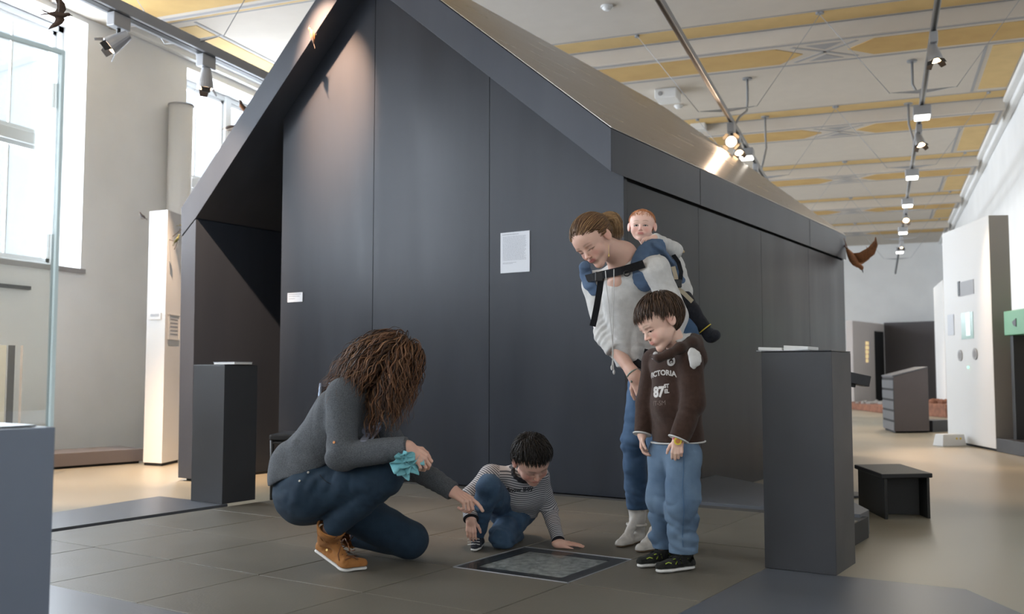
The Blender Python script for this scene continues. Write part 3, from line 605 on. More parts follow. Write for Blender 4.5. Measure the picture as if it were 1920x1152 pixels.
b = MB(); b.prism([c+n*0.002+d*0.001+zf*0.03, c+n*0.238+d*0.001+zf*0.03, c+n*0.238+d*0.006+zf*0.03, c+n*0.002+d*0.006+zf*0.03], zf*(zt_-FLOOR_Z-0.032)); b.obj('end_board', 'greywhite', dw)
fn = -n
def onface(px, py): return PV(px, py, a, n)
def faceplate(x0, x1, y0, y1, m, nm, th=0.006, inset=0.0):
    p = onface((x0+x1)/2, (y0+y1)/2); w = abs((onface(x1, (y0+y1)/2)-onface(x0, (y0+y1)/2)) @ d); h = onface((x0+x1)/2, y0)[2]-onface((x0+x1)/2, y1)[2]
    return MB().box(p+fn*th/2, (w, th, h), [d, fn, zf]).obj(nm, m, dw)
M['slotgrey'] = mat('slot_grey', (0.33, 0.33, 0.34), 0.5)
faceplate(1797, 1826, 527, 554, 'slotgrey', 'slot_panel'); faceplate(1797, 1800.5, 528, 555, 'black', 'slot_edge', 0.012)
M['screen'] = mat('pale_green_screen', (0.35, 0.5, 0.45), 0.2, emit=(0.45, 0.75, 0.65), estr=0.08); M['screen2'] = mat('bright_screen_part', (0.8, 0.9, 0.9), 0.2, emit=(0.85, 1, 1), estr=0.35)
faceplate(1803, 1825, 586, 636, 'screen', 'screen'); faceplate(1812, 1820, 586, 630, 'screen2', 'screen_picture', 0.009)
faceplate(1777.5, 1789, 590, 629, 'paper', 'text_card', 0.008)
M['speaker'] = mat('speaker_mesh', (0.42, 0.42, 0.42), 0.6, var=0.3, scale=120)
for px, py in ((1801, 667), (1829, 664)):
    p = onface(px, py); so = MB().disc(p, fn, 0.075, 0.012, 28).obj('speaker', 'speaker', dw); MB().disc(p+fn*0.012, fn, 0.045, 0.003, 24).obj('speaker_cone', 'stripe', so)
M['led'] = mat('green_lamp', (0.1, 0.8, 0.3), 0.4, emit=(0.15, 1.0, 0.4), estr=4)
MB().disc(onface(1816, 689), fn, 0.012, 0.012, 12).obj('indicator_lamp', 'led', dw)
t, *_ = wallbox('display_wall', (1757, 771), (1775, 778), 540, 0.3, 'narrow white display wall behind the tall one, right aisle', 'display wall', 'white', ref=0)
# low grey base beside the tall wall, dark post, green box and white wall
a2 = c+n*0.0+d*0.01; q0, q1 = a2, a2+d*1.2
t = thing('low_plinth', tuple((q0+q1)/2), 'low dark grey base at the right edge, beside the tall white display wall', 'plinth'); b = MB(); b.prism([q0+zf*0.002, q1+zf*0.002, q1+n*0.5+zf*0.002, q0+n*0.5+zf*0.002], zf*0.16); b.obj('body', 'grey', t, bevel=0.003)
q = q0+d*0.22+n*0.12; t = thing('green_display_case', tuple(q+zf*0.163), 'green display box on a dark post at the right edge', 'display case')
zg0, zg1 = float(PV(1900, 629, q, n)[2]), float(PV(1900, 583, q, n)[2])
MB().box(q+d*0.03+n*0.1+zf*(0.163+(zg0-FLOOR_Z-0.163)/2), (0.085, 0.2, zg0-FLOOR_Z-0.163), [d, n, zf]).obj('post', 'black', t)
M['green'] = mat('green_lacquer', (0.12, 0.38, 0.22), 0.45)
MB().box(q+d*0.45+n*0.1+zf*((zg0+zg1)/2-FLOOR_Z), (1.0, 0.3, zg1-zg0), [d, n, zf]).obj('box', 'green', t, bevel=0.006)
MB().prism([q+d*0.19-n*0.056+zf*(zg1-FLOOR_Z-0.14), q+d*0.30-n*0.056+zf*(zg1-FLOOR_Z-0.10), q+d*0.30-n*0.056+zf*(zg1-FLOOR_Z-0.20), q+d*0.22-n*0.056+zf*(zg1-FLOOR_Z-0.18)], n*0.005).obj('dark_motif', 'black', t)
q = q0+d*0.30+n*1.6; t = thing('display_wall', tuple(q), 'white display wall at the far right edge, behind the green box', 'display wall'); MB().box(q+d*0.5+zf*1.45, (1.15, 0.12, 2.896), [d, n, zf]).obj('board', 'white', t)
MB().box(q-d*0.03-n*0.068+zf*(1.86), (0.10, 0.014, 0.22), [d, n, zf]).obj('label_plate', 'slotgrey', t)
# lectern with pigeonholes
a, c = G(1678, 813), G(1743, 812); d = unit(c-a); n = perp(d); e = unit(G(1657, 806)-a); zl = float(PV(1678, 707, a, n)[2])-FLOOR_Z; zr = float(PV(1743, 690, c, n)[2])-FLOOR_Z; W = 0.46
t = thing('lectern', tuple((a+c)/2), 'dark brown grey lectern with sloping top and open slots, middle of the right aisle', 'lectern')
M['browngrey'] = mat('brown_grey_lacquer', (0.10, 0.082, 0.082), 0.5, var=0.05)
g = G(1657, 806); w_ = g-a
b = MB(); b.hexa([a+zf*0.03, c+zf*0.03, c+w_+zf*0.03, a+w_+zf*0.03, a+zf*zl, c+zf*zr, c+w_+zf*zr, a+w_+zf*zl]); b.obj('body', 'browngrey', t, bevel=0.003)
b = MB(); b.prism([a+d*0.02+w_*0.05+zf*0.001, c-d*0.02+w_*0.05+zf*0.001, c-d*0.02+w_*0.95+zf*0.001, a+d*0.02+w_*0.95+zf*0.001], zf*0.03); b.obj('foot_plate', 'dark', t)
hh = (zl-0.06)/5
for i in range(5):
    z0_ = 0.04+i*hh
    b = MB(); b.prism([a-d*0.012+zf*z0_, a+zf*z0_, g+zf*z0_, g-d*0.012+zf*z0_], zf*(hh-0.035)); b.obj('drawer_front', 'sheet', t)
b = MB(); b.prism([a-d*0.004+zf*0.035, a-d*0.001+zf*0.035, g-d*0.001+zf*0.035, g-d*0.004+zf*0.035], zf*(zl-0.05)); b.obj('slot_back', 'dark', t)
b = MB(); b.hexa([a-d*0.02+zf*(zl+0.001), c+zf*(zr+0.001), c+w_+zf*(zr+0.001), a-d*0.02+w_+zf*(zl+0.001), a-d*0.02+zf*(zl+0.02), c+zf*(zr+0.02), c+w_+zf*(zr+0.02), a-d*0.02+w_+zf*(zl+0.02)]); b.obj('sloping_top', 'sheet', t)
# far partition box with white side, doorway and lit panel
M['darkpart'] = mat('dark_partition', (0.085, 0.075, 0.078), 0.6)
t, a, c, d, n, zq = wallbox('partition_block', (1661, 752), (1760, 754), 602, 2.2, 'large dark partition block at the far end of the aisle, behind the lectern', 'partition', 'darkpart')
e0 = a; e1 = G(1590, 757)
M['warmwhite'] = mat('warm_white_board', (0.62, 0.56, 0.53), 0.7)
t = thing('partition_wall', tuple((e0+e1)/2), 'long white partition wall with a dark doorway, beside the far dark block', 'partition')
dd = unit(e1-e0); L_ = 3.0; nn = perp(dd)
if nn @ (e0-CAM) < 0: nn = -nn
e0 = e0+dd*0.02
b = MB(); b.prism([e0+zf*0.001, e0+dd*L_+zf*0.001, e0+dd*L_+nn*0.2+zf*0.001, e0+nn*0.2+zf*0.001], zf*(zq-FLOOR_Z-0.05)); b.obj('board', 'warmwhite', t)
w1 = (PV(1658, 700, e0, nn)-e0) @ dd; w2 = (PV(1641, 700, e0, nn)-e0) @ dd; zd1 = float(PV(1649, 622, e0, nn)[2])-FLOOR_Z
b = MB(); b.prism([e0+dd*w1-nn*0.012+zf*0.002, e0+dd*w2-nn*0.012+zf*0.002, e0+dd*w2-nn*0.002+zf*0.002, e0+dd*w1-nn*0.002+zf*0.002], zf*zd1); b.obj('doorway_panel', 'dark', t)
M['lampyellow'] = mat('yellow_glow_panel', (1, 0.8, 0.4), 0.5, emit=(1, 0.72, 0.36), estr=0.55)
for k in range(5):
    p = PV(1625.5, 644+k*8.2, e0, nn); MB().box(p-nn*0.006, (0.30-0.03*abs(k-1), 0.01, 0.11), [dd, nn, zf]).obj('glowing_strip', 'lampyellow', t)
# model landscape with rusty rim
a, c = G(1597, 768), G(1668, 777); d = unit(c-a); n = perp(d); n = n if n @ (a-CAM) > 0 else -n
t = thing('model_landscape', tuple((a+c)/2), 'low rust coloured model landscape on the floor left of the lectern', 'model'); b = MB(); b.prism([a-d*1.5+zf*0.002, c+zf*0.002, c+n*1.0+zf*0.002, a-d*1.2+n*1.0+zf*0.002], zf*0.16); b.obj('rim', 'rust', t, bevel=0.01)
b = MB()
for k in range(26): b.ball(a+d*random.uniform(-0.6, 0.9)+n*random.uniform(0.1, 1.2)+zf*0.17, (random.uniform(0.05, 0.13), random.uniform(0.05, 0.12), random.uniform(0.02, 0.08)), nu=8, nv=5)
o = b.obj('stones', M['greywhite'], t); o['kind'] = 'stuff'
a, c = G(1743, 781), G(1776, 784); d = unit(c-a); n = perp(d); n = n if n @ (a-CAM) > 0 else -n
t = thing('model_landscape', tuple((a+c)/2), 'rust coloured model landscape right of the lectern', 'model'); b = MB(); b.prism([a-d*0.3+zf*0.002, c-d*0.05+zf*0.002, c-d*0.05+n*0.8+zf*0.002, a-d*0.3+n*0.8+zf*0.002], zf*0.28); b.obj('rim', 'rust', t, bevel=0.01)
b = MB()
for k in range(22): b.ball(a+d*random.uniform(-0.3, 0.3)+n*random.uniform(0.05, 0.7)+zf*0.30, (random.uniform(0.04, 0.10), random.uniform(0.04, 0.1), random.uniform(0.03, 0.10)), nu=8, nv=5)
o = b.obj('stones', M['rust'], t); o['kind'] = 'stuff'
t, *_ = wallbox('low_step', (1749, 811), (1782, 809), 789, 0.3, 'grey low step between the lectern and the tall white wall', 'step', 'grey', ref=0)
# screen on an arm sticking out behind the right plinth
a = PD(1590, 706, 7.6); c = PD(1628, 714, 7.6); t = thing('angled_screen', (float(a[0]), float(a[1]), FLOOR_Z), 'dark tilted screen on a stand, peeking out behind the right plinth', 'screen')
d = unit(c-a); upv = unit(np.cross(np.cross(d, zf), d)); bk = np.cross(d, upv)
MB().box((a+c)/2-d*0.10-upv*0.01, (0.34, 0.16, 0.085), [d, bk, upv]).obj('screen_housing', 'grey', t, bevel=0.004)
MB().box((a+c)/2-d*0.08-upv*0.065, (0.12, 0.06, 0.025), [d, bk, upv]).obj('mount', 'black', t)
pb = (a+c)/2-d*0.12; MB().tube([(pb[0], pb[1], FLOOR_Z+0.001), (pb[0], pb[1], pb[2]-0.05)], 0.03, 12).obj('stand_post', 'grey', t); MB().disc((pb[0], pb[1], FLOOR_Z+0.001), (0, 0, 1), 0.16, 0.015, 24).obj('stand_foot', 'grey', t)
# white cable box
a, c = G(1768, 838), G(1813, 837); d = unit(c-a); n = perp(d); hb = 0.155
t = thing('cable_box', tuple((a+c)/2), 'small white box with two yellow sockets on the floor by the tall white wall', 'box')
b = MB(); b.hexa([a+zf*0.001, c+zf*0.001, c+n*0.2+zf*0.001, a+n*0.2+zf*0.001, a+d*0.03+n*0.02+zf*hb, c-d*0.02+n*0.02+zf*hb, c-d*0.02+n*0.18+zf*hb, a+d*0.03+n*0.18+zf*hb]); b.obj('housing', 'white', t, bevel=0.006)
M['yellowdot'] = mat('yellow_socket', (0.7, 0.5, 0.05), 0.5)
for x in (1794, 1801): MB().disc(G(x, 838)+zf*0.105-n*0.002, -n+zf*0.1, 0.014, 0.006, 10).obj('socket', 'yellowdot', t)
# black step stool
a = G(1660, 975); c = G(1745, 973); e = G(1610, 950); d = unit(c-a); g = e-a; hs = float(PV(1745, 893, c, unit((c-CAM)*[1, 1, 0]))[2])-FLOOR_Z
t = thing('step_stool', tuple((a+c)/2), 'black low step stool on the beige floor of the right aisle', 'stool')
M['blackwood'] = mat('black_lacquer', (0.012, 0.012, 0.012), 0.5)
b = MB(); b.prism([a-d*0.02-unit(g)*0.01+zf*(hs-0.012), c+d*0.02-unit(g)*0.01+zf*(hs-0.012), c+d*0.02+g*1.04+zf*(hs-0.012), a-d*0.02+g*1.04+zf*(hs-0.012)], zf*0.03); b.obj('top_board', 'blackwood', t, bevel=0.006)
for s0 in (a, c-d*0.02):
    b = MB(); b.prism([s0+zf*0.001, s0+d*0.02+zf*0.001, s0+d*0.02+g+zf*0.001, s0+g+zf*0.001], zf*(hs-0.014)); b.obj('side_board', 'blackwood', t, bevel=0.002)
b = MB(); b.prism([a+d*0.021+g*0.42+zf*0.002, c-d*0.021+g*0.25+zf*0.002, c-d*0.021+g*0.32+zf*0.002, a+d*0.021+g*0.49+zf*0.002], zf*(hs-0.016)); b.obj('cross_board', 'blackwood', t)
# ceiling fittings
for x, y, lb in ((-2.96, 10.9, 'white round smoke detector nearest the camera on the ceiling'), (-3.0, 15.5, 'white round smoke detector beyond the ceiling speaker box')):
    t = thing('smoke_detector', (x, y, CEIL_Z-0.05), lb, 'smoke detector', 'smoke detectors on the ceiling'); MB().disc((x, y, CEIL_Z-0.02), (0, 0, 1), 0.075, 0.0195, 24).obj('base', 'white', t); MB().tube([(x, y, CEIL_Z-0.055), (x, y, CEIL_Z-0.035), (x, y, CEIL_Z-0.02)], [0.03, 0.055, 0.06], 24).obj('sensor_dome', 'white', t)
t = thing('ceiling_box', (-3.0, 14.6, CEIL_Z-0.15), 'white rectangular box with dark lens on the ceiling beyond the metal roof', 'projector'); MB().span((-3.17, 14.45, CEIL_Z-0.15), (-2.83, 14.85, CEIL_Z-0.001)).obj('housing', 'white', t, bevel=0.01); MB().disc((-3.08, 14.45, CEIL_Z-0.08), (0, -1, 0), 0.035, 0.01, 14).obj('lens', 'stripe', t)
t = thing('ceiling_box', (-2.9, 16.8, CEIL_Z-0.12), 'small pale box on the ceiling just above the roof edge', 'box'); MB().span((-3.03, 16.7, CEIL_Z-0.12), (-2.77, 16.9, CEIL_Z-0.001)).obj('housing', 'white', t, bevel=0.01)
# ------------------------------------------------------------------ organic shapes: smooth unions of tapered limbs, meshed with surface nets
def _hash(ix, iy, iz):
    h = (ix*73856093) ^ (iy*19349663) ^ (iz*83492791)
    h = (h ^ (h >> 13)) & 0x7fffffff
    h = (h*1103515245+12345) & 0x7fffffff
    return (h & 0xffff)/65535.0
def vnoise(p, f, seed=0):
    q = p*f+seed*17.31+100.0; i = np.floor(q).astype(np.int64); t = q-i; t = t*t*(3-2*t); r = 0
    for dx in (0, 1):
        for dy in (0, 1):
            for dz in (0, 1):
                w = (t[:, 0] if dx else 1-t[:, 0])*(t[:, 1] if dy else 1-t[:, 1])*(t[:, 2] if dz else 1-t[:, 2])
                r = r+w*_hash(i[:, 0]+dx, i[:, 1]+dy, i[:, 2]+dz)
    return r*2-1
def smin(a, b, k):
    if k <= 0: return np.minimum(a, b)
    h = np.clip(0.5+0.5*(b-a)/k, 0, 1); return b*(1-h)+a*h-k*h*(1-h)
def smax(a, b, k): return -smin(-a, -b, k)
class S:
    """a list of shapes joined smoothly; every shape is (kind, parameters, blend, operation)"""
    def __init__(s, k=0.02): s.p = []; s.k = k; s.post = []; s.cuts = []
    def tube(s, a, b, r1, r2=None, k=None, flat=None, op='u', tag=0):
        s.p.append(('t', (np.array(a, float), np.array(b, float), r1, r1 if r2 is None else r2, None if flat is None else (unit(flat[0]), flat[1])), s.k if k is None else k, op, tag)); return s
    def chain(s, pts, rs, k=None, flat=None, op='u', tag=0):
        for i in range(len(pts)-1): s.tube(pts[i], pts[i+1], rs[i], rs[i+1], k, flat, op, tag)
        return s
    def ell(s, c, r, ax=None, k=None, op='u', tag=0):
        r = np.array([r]*3 if not hasattr(r, '__len__') else r, float)
        s.p.append(('e', (np.array(c, float), r, np.eye(3) if ax is None else np.array(ax, float)), s.k if k is None else k, op, tag)); return s
    def sub(s, o, k=None): s.p.append(('S', o, s.k if k is None else k, 'u', 0)); return s
    def cut(s, pt, n, k=0.0): s.cuts.append((np.array(pt, float), unit(n), k)); return s
    def prim(s, q, P_):
        kind, a = q[0], q[1]
        if kind == 'S': return a(P_)
        if kind == 'F': return a[0](P_)
        if kind == 't':
            A, B, r1, r2, flat = a; ba = B-A; L = ba@ba; w = P_-A
            t = np.clip((w@ba)/max(L, 1e-12), 0, 1); d = w-t[:, None]*ba; r = r1+(r2-r1)*t
            if flat is not None:
                n, f = flat; d = d+n*((d@n)*(1/f-1))[:, None]; return (np.sqrt((d*d).sum(1))-r)*min(1, f*1.3)
            return np.sqrt((d*d).sum(1))-r
        c, r, ax = a; w = (P_-c)@ax.T; k0 = np.sqrt(((w/r)**2).sum(1)); k1 = np.sqrt(((w/(r*r))**2).sum(1))
        return k0*(k0-1)/np.maximum(k1, 1e-9)
    def __call__(s, P_):
        d = None
        for q in s.p:
            v = s.prim(q, P_); k, op = q[2], q[3]
            if op == 'u': d = v if d is None else smin(d, v, k)
            elif op == 's': d = smax(d, -v, k)
        for f in s.post: d = d+f(P_)
        for pt, n, k in s.cuts: d = smax(d, (P_-pt)@n, k)
        return d
    def bounds(s):
        lo, hi = np.full(3, 1e9), np.full(3, -1e9)
        for q in s.p:
            if q[3] != 'u': continue
            if q[0] == 'F':
                a, b = q[1][1].bounds(); lo = np.minimum(lo, a); hi = np.maximum(hi, b); continue
            if q[0] == 'S':
                a, b = q[1].bounds(); lo = np.minimum(lo, a+0.015); hi = np.maximum(hi, b-0.015); continue
            if q[0] == 't': pts = np.array([q[1][0], q[1][1]]); r = max(q[1][2], q[1][3])
            else: pts = np.array([q[1][0]]); r = max(q[1][1])
            lo = np.minimum(lo, pts.min(0)-r); hi = np.maximum(hi, pts.max(0)+r)
        return lo-0.015, hi+0.015
def band(sub, pt, n, lo_, hi_, grow):
    """a thin strip of a garment between two planes, slightly larger than the garment"""
    c = sub.cuts; b = S(0.0)
    class U: pass
    def g(P_):
        sub.cuts = []; d = sub(P_)-grow; sub.cuts = c; return d
    b.p.append(('F', (g, sub), 0, 'u', 0)); n = unit(n); b.cut(np.array(pt)+n*hi_, n); b.cut(np.array(pt)+n*lo_, -n); return b
def nets(sdf, h, lo=None, hi=None, B=8):
    if lo is None: lo, hi = sdf.bounds()
    nb = np.ceil((hi-lo)/(h*B)).astype(int); ax = [lo[i]+(np.arange(nb[i])+0.5)*h*B for i in range(3)]
    g = np.stack(np.meshgrid(*ax, indexing='ij'), -1).reshape(-1, 3); dc = sdf(g)
    act = np.abs(dc) < h*B*0.87*1.35+0.004
    n = nb*B; vol = np.repeat(np.repeat(np.repeat(dc.reshape(nb), B, 0), B, 1), B, 2).astype(np.float32)
    off = np.stack(np.meshgrid(*[np.arange(B)]*3, indexing='ij'), -1).reshape(-1, 3)
    bi = np.stack(np.unravel_index(np.nonzero(act)[0], nb), -1)
    idx = (bi[:, None, :]*B+off[None]).reshape(-1, 3); out = np.empty(len(idx), np.float32); CH = 400000
    for s0 in range(0, len(idx), CH): out[s0:s0+CH] = sdf(lo+(idx[s0:s0+CH]+0.5)*h)
    vol[idx[:, 0], idx[:, 1], idx[:, 2]] = out
    vol[0] = vol[-1] = 1; vol[:, 0] = vol[:, -1] = 1; vol[:, :, 0] = vol[:, :, -1] = 1
    sg = vol < 0; c = np.zeros((n[0]-1, n[1]-1, n[2]-1), np.int8)
    for dx in (0, 1):
        for dy in (0, 1):
            for dz in (0, 1): c += sg[dx:n[0]-1+dx, dy:n[1]-1+dy, dz:n[2]-1+dz]
    cell = np.stack(np.nonzero((c > 0) & (c < 8)), -1); ids = np.full(c.shape, -1, np.int32); ids[cell[:, 0], cell[:, 1], cell[:, 2]] = np.arange(len(cell))
    acc = np.zeros((len(cell), 3)); cnt = np.zeros(len(cell)); x, y, z = cell.T
    cr = [(a, b, e) for a in (0, 1) for b in (0, 1) for e in (0, 1)]; val = {q: vol[x+q[0], y+q[1], z+q[2]] for q in cr}
    for q in cr:
        for k in range(3):
            if q[k] == 0:
                q2 = tuple(1 if j == k else q[j] for j in range(3)); a, b = val[q], val[q2]; m = (a < 0) != (b < 0)
                t = np.where(m, a/np.where(m, a-b, 1), 0); pt = np.tile(np.array(q, float), (len(cell), 1)); pt[:, k] = t
                acc += pt*m[:, None]; cnt += m
    verts = lo+(cell+0.5+acc/cnt[:, None])*h; faces = []
    for k in range(3):
        j, l = (k+1) % 3, (k+2) % 3; sl0 = [slice(1, -1)]*3; sl1 = [slice(1, -1)]*3; sl0[k] = slice(0, -1); sl1[k] = slice(1, None)
        a, b = sg[tuple(sl0)], sg[tuple(sl1)]; e = np.stack(np.nonzero(a != b), -1); ins = a[e[:, 0], e[:, 1], e[:, 2]]
        o_ = np.array([1, 1, 1]); o_[k] = 0; e = e+o_
        def gi(dj, dl):
            q = e.copy(); q[:, j] -= dj; q[:, l] -= dl; return ids[q[:, 0], q[:, 1], q[:, 2]]
        f = np.stack([gi(0, 0), gi(1, 0), gi(1, 1), gi(0, 1)], -1); f[~ins] = f[~ins][:, ::-1]; faces.append(f)
    f = np.concatenate(faces); f = f[(f >= 0).all(1)]
    return verts, f
def relax(v, f, it):
    e = np.concatenate([f[:, [0, 1]], f[:, [1, 2]], f[:, [2, 3]], f[:, [3, 0]]]); e = np.concatenate([e, e[:, ::-1]])
    for _ in range(it):
        s_ = np.zeros_like(v); n = np.zeros(len(v)); np.add.at(s_, e[:, 0], v[e[:, 1]]); np.add.at(n, e[:, 0], 1); v = v*0.5+0.5*s_/np.maximum(n, 1)[:, None]
    return v
def mesh_obj(name, pieces, m, parent=None, colfn=None, attrs=None, top_loc=None):
    """pieces: list of (verts, faces); joined into one mesh object; colfn(verts)->rgb"""
    V = np.concatenate([p[0] for p in pieces]); n = 0; F = []
    for p in pieces: F.append(p[1]+n); n += len(p[0])
    F = np.concatenate(F); off = np.array(top_loc if top_loc is not None else (root_loc(parent) if parent is not None else (0, 0, 0)))
    me = bpy.data.meshes.new(name); me.vertices.add(len(V)); me.vertices.foreach_set('co', (V-off).astype(np.float32).ravel())
    me.loops.add(F.size); me.loops.foreach_set('vertex_index', F.astype(np.int32).ravel()); me.polygons.add(len(F))
    me.polygons.foreach_set('loop_start', np.arange(0, F.size, 4, dtype=np.int32)); me.polygons.foreach_set('loop_total', np.full(len(F), 4, np.int32))
    me.polygons.foreach_set('use_smooth', np.ones(len(F), bool)); me.update(calc_edges=True); me.validate()
    if colfn is not None:
        c = np.ones((len(V), 4), np.float32); c[:, :3] = colfn(V); at = me.color_attributes.new('tint', 'FLOAT_COLOR', 'POINT'); at.data.foreach_set('color', c.ravel())
    if attrs:
        for k, fn in attrs.items(): at = me.attributes.new(k, 'FLOAT', 'POINT'); at.data.foreach_set('value', fn(V).astype(np.float32))
    me.materials.append(M[m] if isinstance(m, str) else m)
    o = bpy.data.objects.new(name, me); COL.objects.link(o)
    if top_loc is not None: o.location = top_loc
    if parent is not None: o.parent = parent
    return o
def cloth(name, s, h, m, parent, it=1, **k):
    v, f = nets(s, h); return mesh_obj(name, [(relax(v, f, it), f)], m, parent, **k)
# ------------------------------------------------------------------ materials of people
def attrmat(name, rough=0.5, sss=0.0, mul=(1, 1, 1), bump=0.0, bscale=300, var=0.0, sheen=0.0, scale=80.0, stretch=None, spec=0.5):
    m = bpy.data.materials.new(name); m.use_nodes = True; nt = m.node_tree; b = nt.nodes['Principled BSDF']; at = nt.nodes.new('ShaderNodeAttribute'); at.attribute_name = 'tint'
    src = at.outputs['Color']; tc = nt.nodes.new('ShaderNodeTexCoord'); mp = nt.nodes.new('ShaderNodeMapping'); nt.links.new(tc.outputs['Object'], mp.inputs[0])
    if stretch: mp.inputs['Scale'].default_value = stretch
    if var:
        n = nt.nodes.new('ShaderNodeTexNoise'); n.inputs['Scale'].default_value = scale; n.inputs['Detail'].default_value = 5; nt.links.new(mp.outputs[0], n.inputs['Vector'])
        mr = nt.nodes.new('ShaderNodeMapRange'); mr.inputs[1].default_value = 0.3; mr.inputs[2].default_value = 0.7; mr.inputs[3].default_value = 1-var; mr.inputs[4].default_value = 1+var; nt.links.new(n.outputs['Fac'], mr.inputs[0])
        mx = nt.nodes.new('ShaderNodeVectorMath'); mx.operation = 'SCALE'; nt.links.new(src, mx.inputs[0]); nt.links.new(mr.outputs[0], mx.inputs['Scale']); src = mx.outputs[0]
    nt.links.new(src, b.inputs['Base Color']); b.inputs['Roughness'].default_value = rough; b.inputs['Specular IOR Level'].default_value = spec
    if sss: b.inputs['Subsurface Weight'].default_value = sss; b.inputs['Subsurface Radius'].default_value = (1, 0.35, 0.2); b.inputs['Subsurface Scale'].default_value = 0.006
    if sheen: b.inputs['Sheen Weight'].default_value = sheen
    if bump:
        n2 = nt.nodes.new('ShaderNodeTexNoise'); n2.inputs['Scale'].default_value = bscale; nt.links.new(mp.outputs[0], n2.inputs['Vector']); bp = nt.nodes.new('ShaderNodeBump'); bp.inputs['Strength'].default_value = bump; bp.inputs['Distance'].default_value = 0.002
        nt.links.new(n2.outputs['Fac'], bp.inputs['Height']); nt.links.new(bp.outputs[0], b.inputs['Normal'])
    return m
M['skin'] = attrmat('skin', 0.5, 0.15, bump=0.05, bscale=250)
M['hair'] = attrmat('hair_strands', 0.5, var=0.15, scale=60, spec=0.25)
M['tintcloth'] = attrmat('printed_cloth', 0.85, bump=0.3, bscale=400, var=0.06, sheen=0.2)
def fabric(name, c, c2, scale=200, rough=0.85, bump=0.4, bscale=500, sheen=0.04): return mat(name, c, rough, col2=c2, scale=scale, bump=bump, bscale=bscale, sheen=sheen, spec=0.2)
M['melange'] = fabric('grey_melange_knit', (0.055, 0.060, 0.067), (0.125, 0.134, 0.147), 260)
M['navy'] = fabric('dark_blue_denim', (0.014, 0.030, 0.052), (0.020, 0.042, 0.070), 20, rough=0.7)
M['jeans'] = fabric('blue_denim', (0.034, 0.075, 0.145), (0.090, 0.155, 0.260), 8)
M['lightjeans'] = fabric('light_blue_denim', (0.082, 0.135, 0.215), (0.160, 0.235, 0.330), 7)
M['midjeans'] = fabric('mid_blue_denim', (0.022, 0.050, 0.095), (0.070, 0.125, 0.20), 9)
M['brown'] = fabric('brown_fleece', (0.036, 0.018, 0.012), (0.052, 0.027, 0.019), 60, sheen=0.12)
M['whitecloth'] = fabric('white_blouse', (0.55, 0.54, 0.52), (0.64, 0.63, 0.61), 40)
M['carrier'] = fabric('blue_carrier_cloth', (0.075, 0.120, 0.200), (0.098, 0.150, 0.240), 30)
M['strap'] = fabric('black_webbing', (0.010, 0.010, 0.012), (0.016, 0.016, 0.018), 100)
M['tan'] = fabric('tan_suede', (0.30, 0.125, 0.035), (0.40, 0.175, 0.055), 30)
M['sole'] = mat('white_rubber', (0.70, 0.69, 0.66), 0.6)
M['boot'] = mat('cream_leather', (0.50, 0.475, 0.44), 0.5, var=0.06, scale=30)
M['bootsole'] = mat('tan_sole', (0.20, 0.13, 0.08), 0.6)
M['turq'] = fabric('turquoise_cloth', (0.16, 0.43, 0.48), (0.24, 0.55, 0.60), 30)
M['blackshoe'] = fabric('black_mesh_shoe', (0.012, 0.013, 0.012), (0.03, 0.03, 0.026), 300)
M['greyshoe'] = fabric('dark_grey_canvas', (0.02, 0.022, 0.03), (0.04, 0.042, 0.052), 200)
M['lime'] = mat('lime_trim', (0.35, 0.45, 0.05), 0.5)
M['collar'] = fabric('black_rib_knit', (0.010, 0.010, 0.014), (0.02, 0.02, 0.025), 200)
M['eyewhite'] = mat('eye_white', (0.62, 0.60, 0.58), 0.15); M['iris'] = mat('dark_iris', (0.02, 0.015, 0.012), 0.1)
M['gold'] = mat('gold_metal', (0.7, 0.5, 0.2), 0.3, metal=0.9); M['silver'] = mat('silver_metal', (0.6, 0.6, 0.58), 0.3, metal=0.9)
def stripemat(name, cols, period, duty):
    m = bpy.data.materials.new(name); m.use_nodes = True; nt = m.node_tree; b = nt.nodes['Principled BSDF']; b.inputs['Roughness'].default_value = 0.85
    at = nt.nodes.new('ShaderNodeAttribute'); at.attribute_name = 'along'; ml = nt.nodes.new('ShaderNodeMath'); ml.operation = 'MULTIPLY'; ml.inputs[1].default_value = 1/period
    fr = nt.nodes.new('ShaderNodeMath'); fr.operation = 'FRACT'; gt = nt.nodes.new('ShaderNodeMath'); gt.operation = 'GREATER_THAN'; gt.inputs[1].default_value = duty; mx = nt.nodes.new('ShaderNodeMix'); mx.data_type = 'RGBA'
    mx.inputs[6].default_value = (*cols[0], 1); mx.inputs[7].default_value = (*cols[1], 1)
    nt.links.new(at.outputs['Fac'], ml.inputs[0]); nt.links.new(ml.outputs[0], fr.inputs[0]); nt.links.new(fr.outputs[0], gt.inputs[0]); nt.links.new(gt.outputs[0], mx.inputs[0]); nt.links.new(mx.outputs[2], b.inputs['Base Color']); return m
M['stripes'] = stripemat('striped_jersey', ((0.44, 0.44, 0.45), (0.080, 0.086, 0.100)), 0.0105, 0.52)
def cv(r, u, t): return RT*r+zf*u-hf*t          # right, up, towards the camera
def J(px, py, d): return PD(px, py, d)
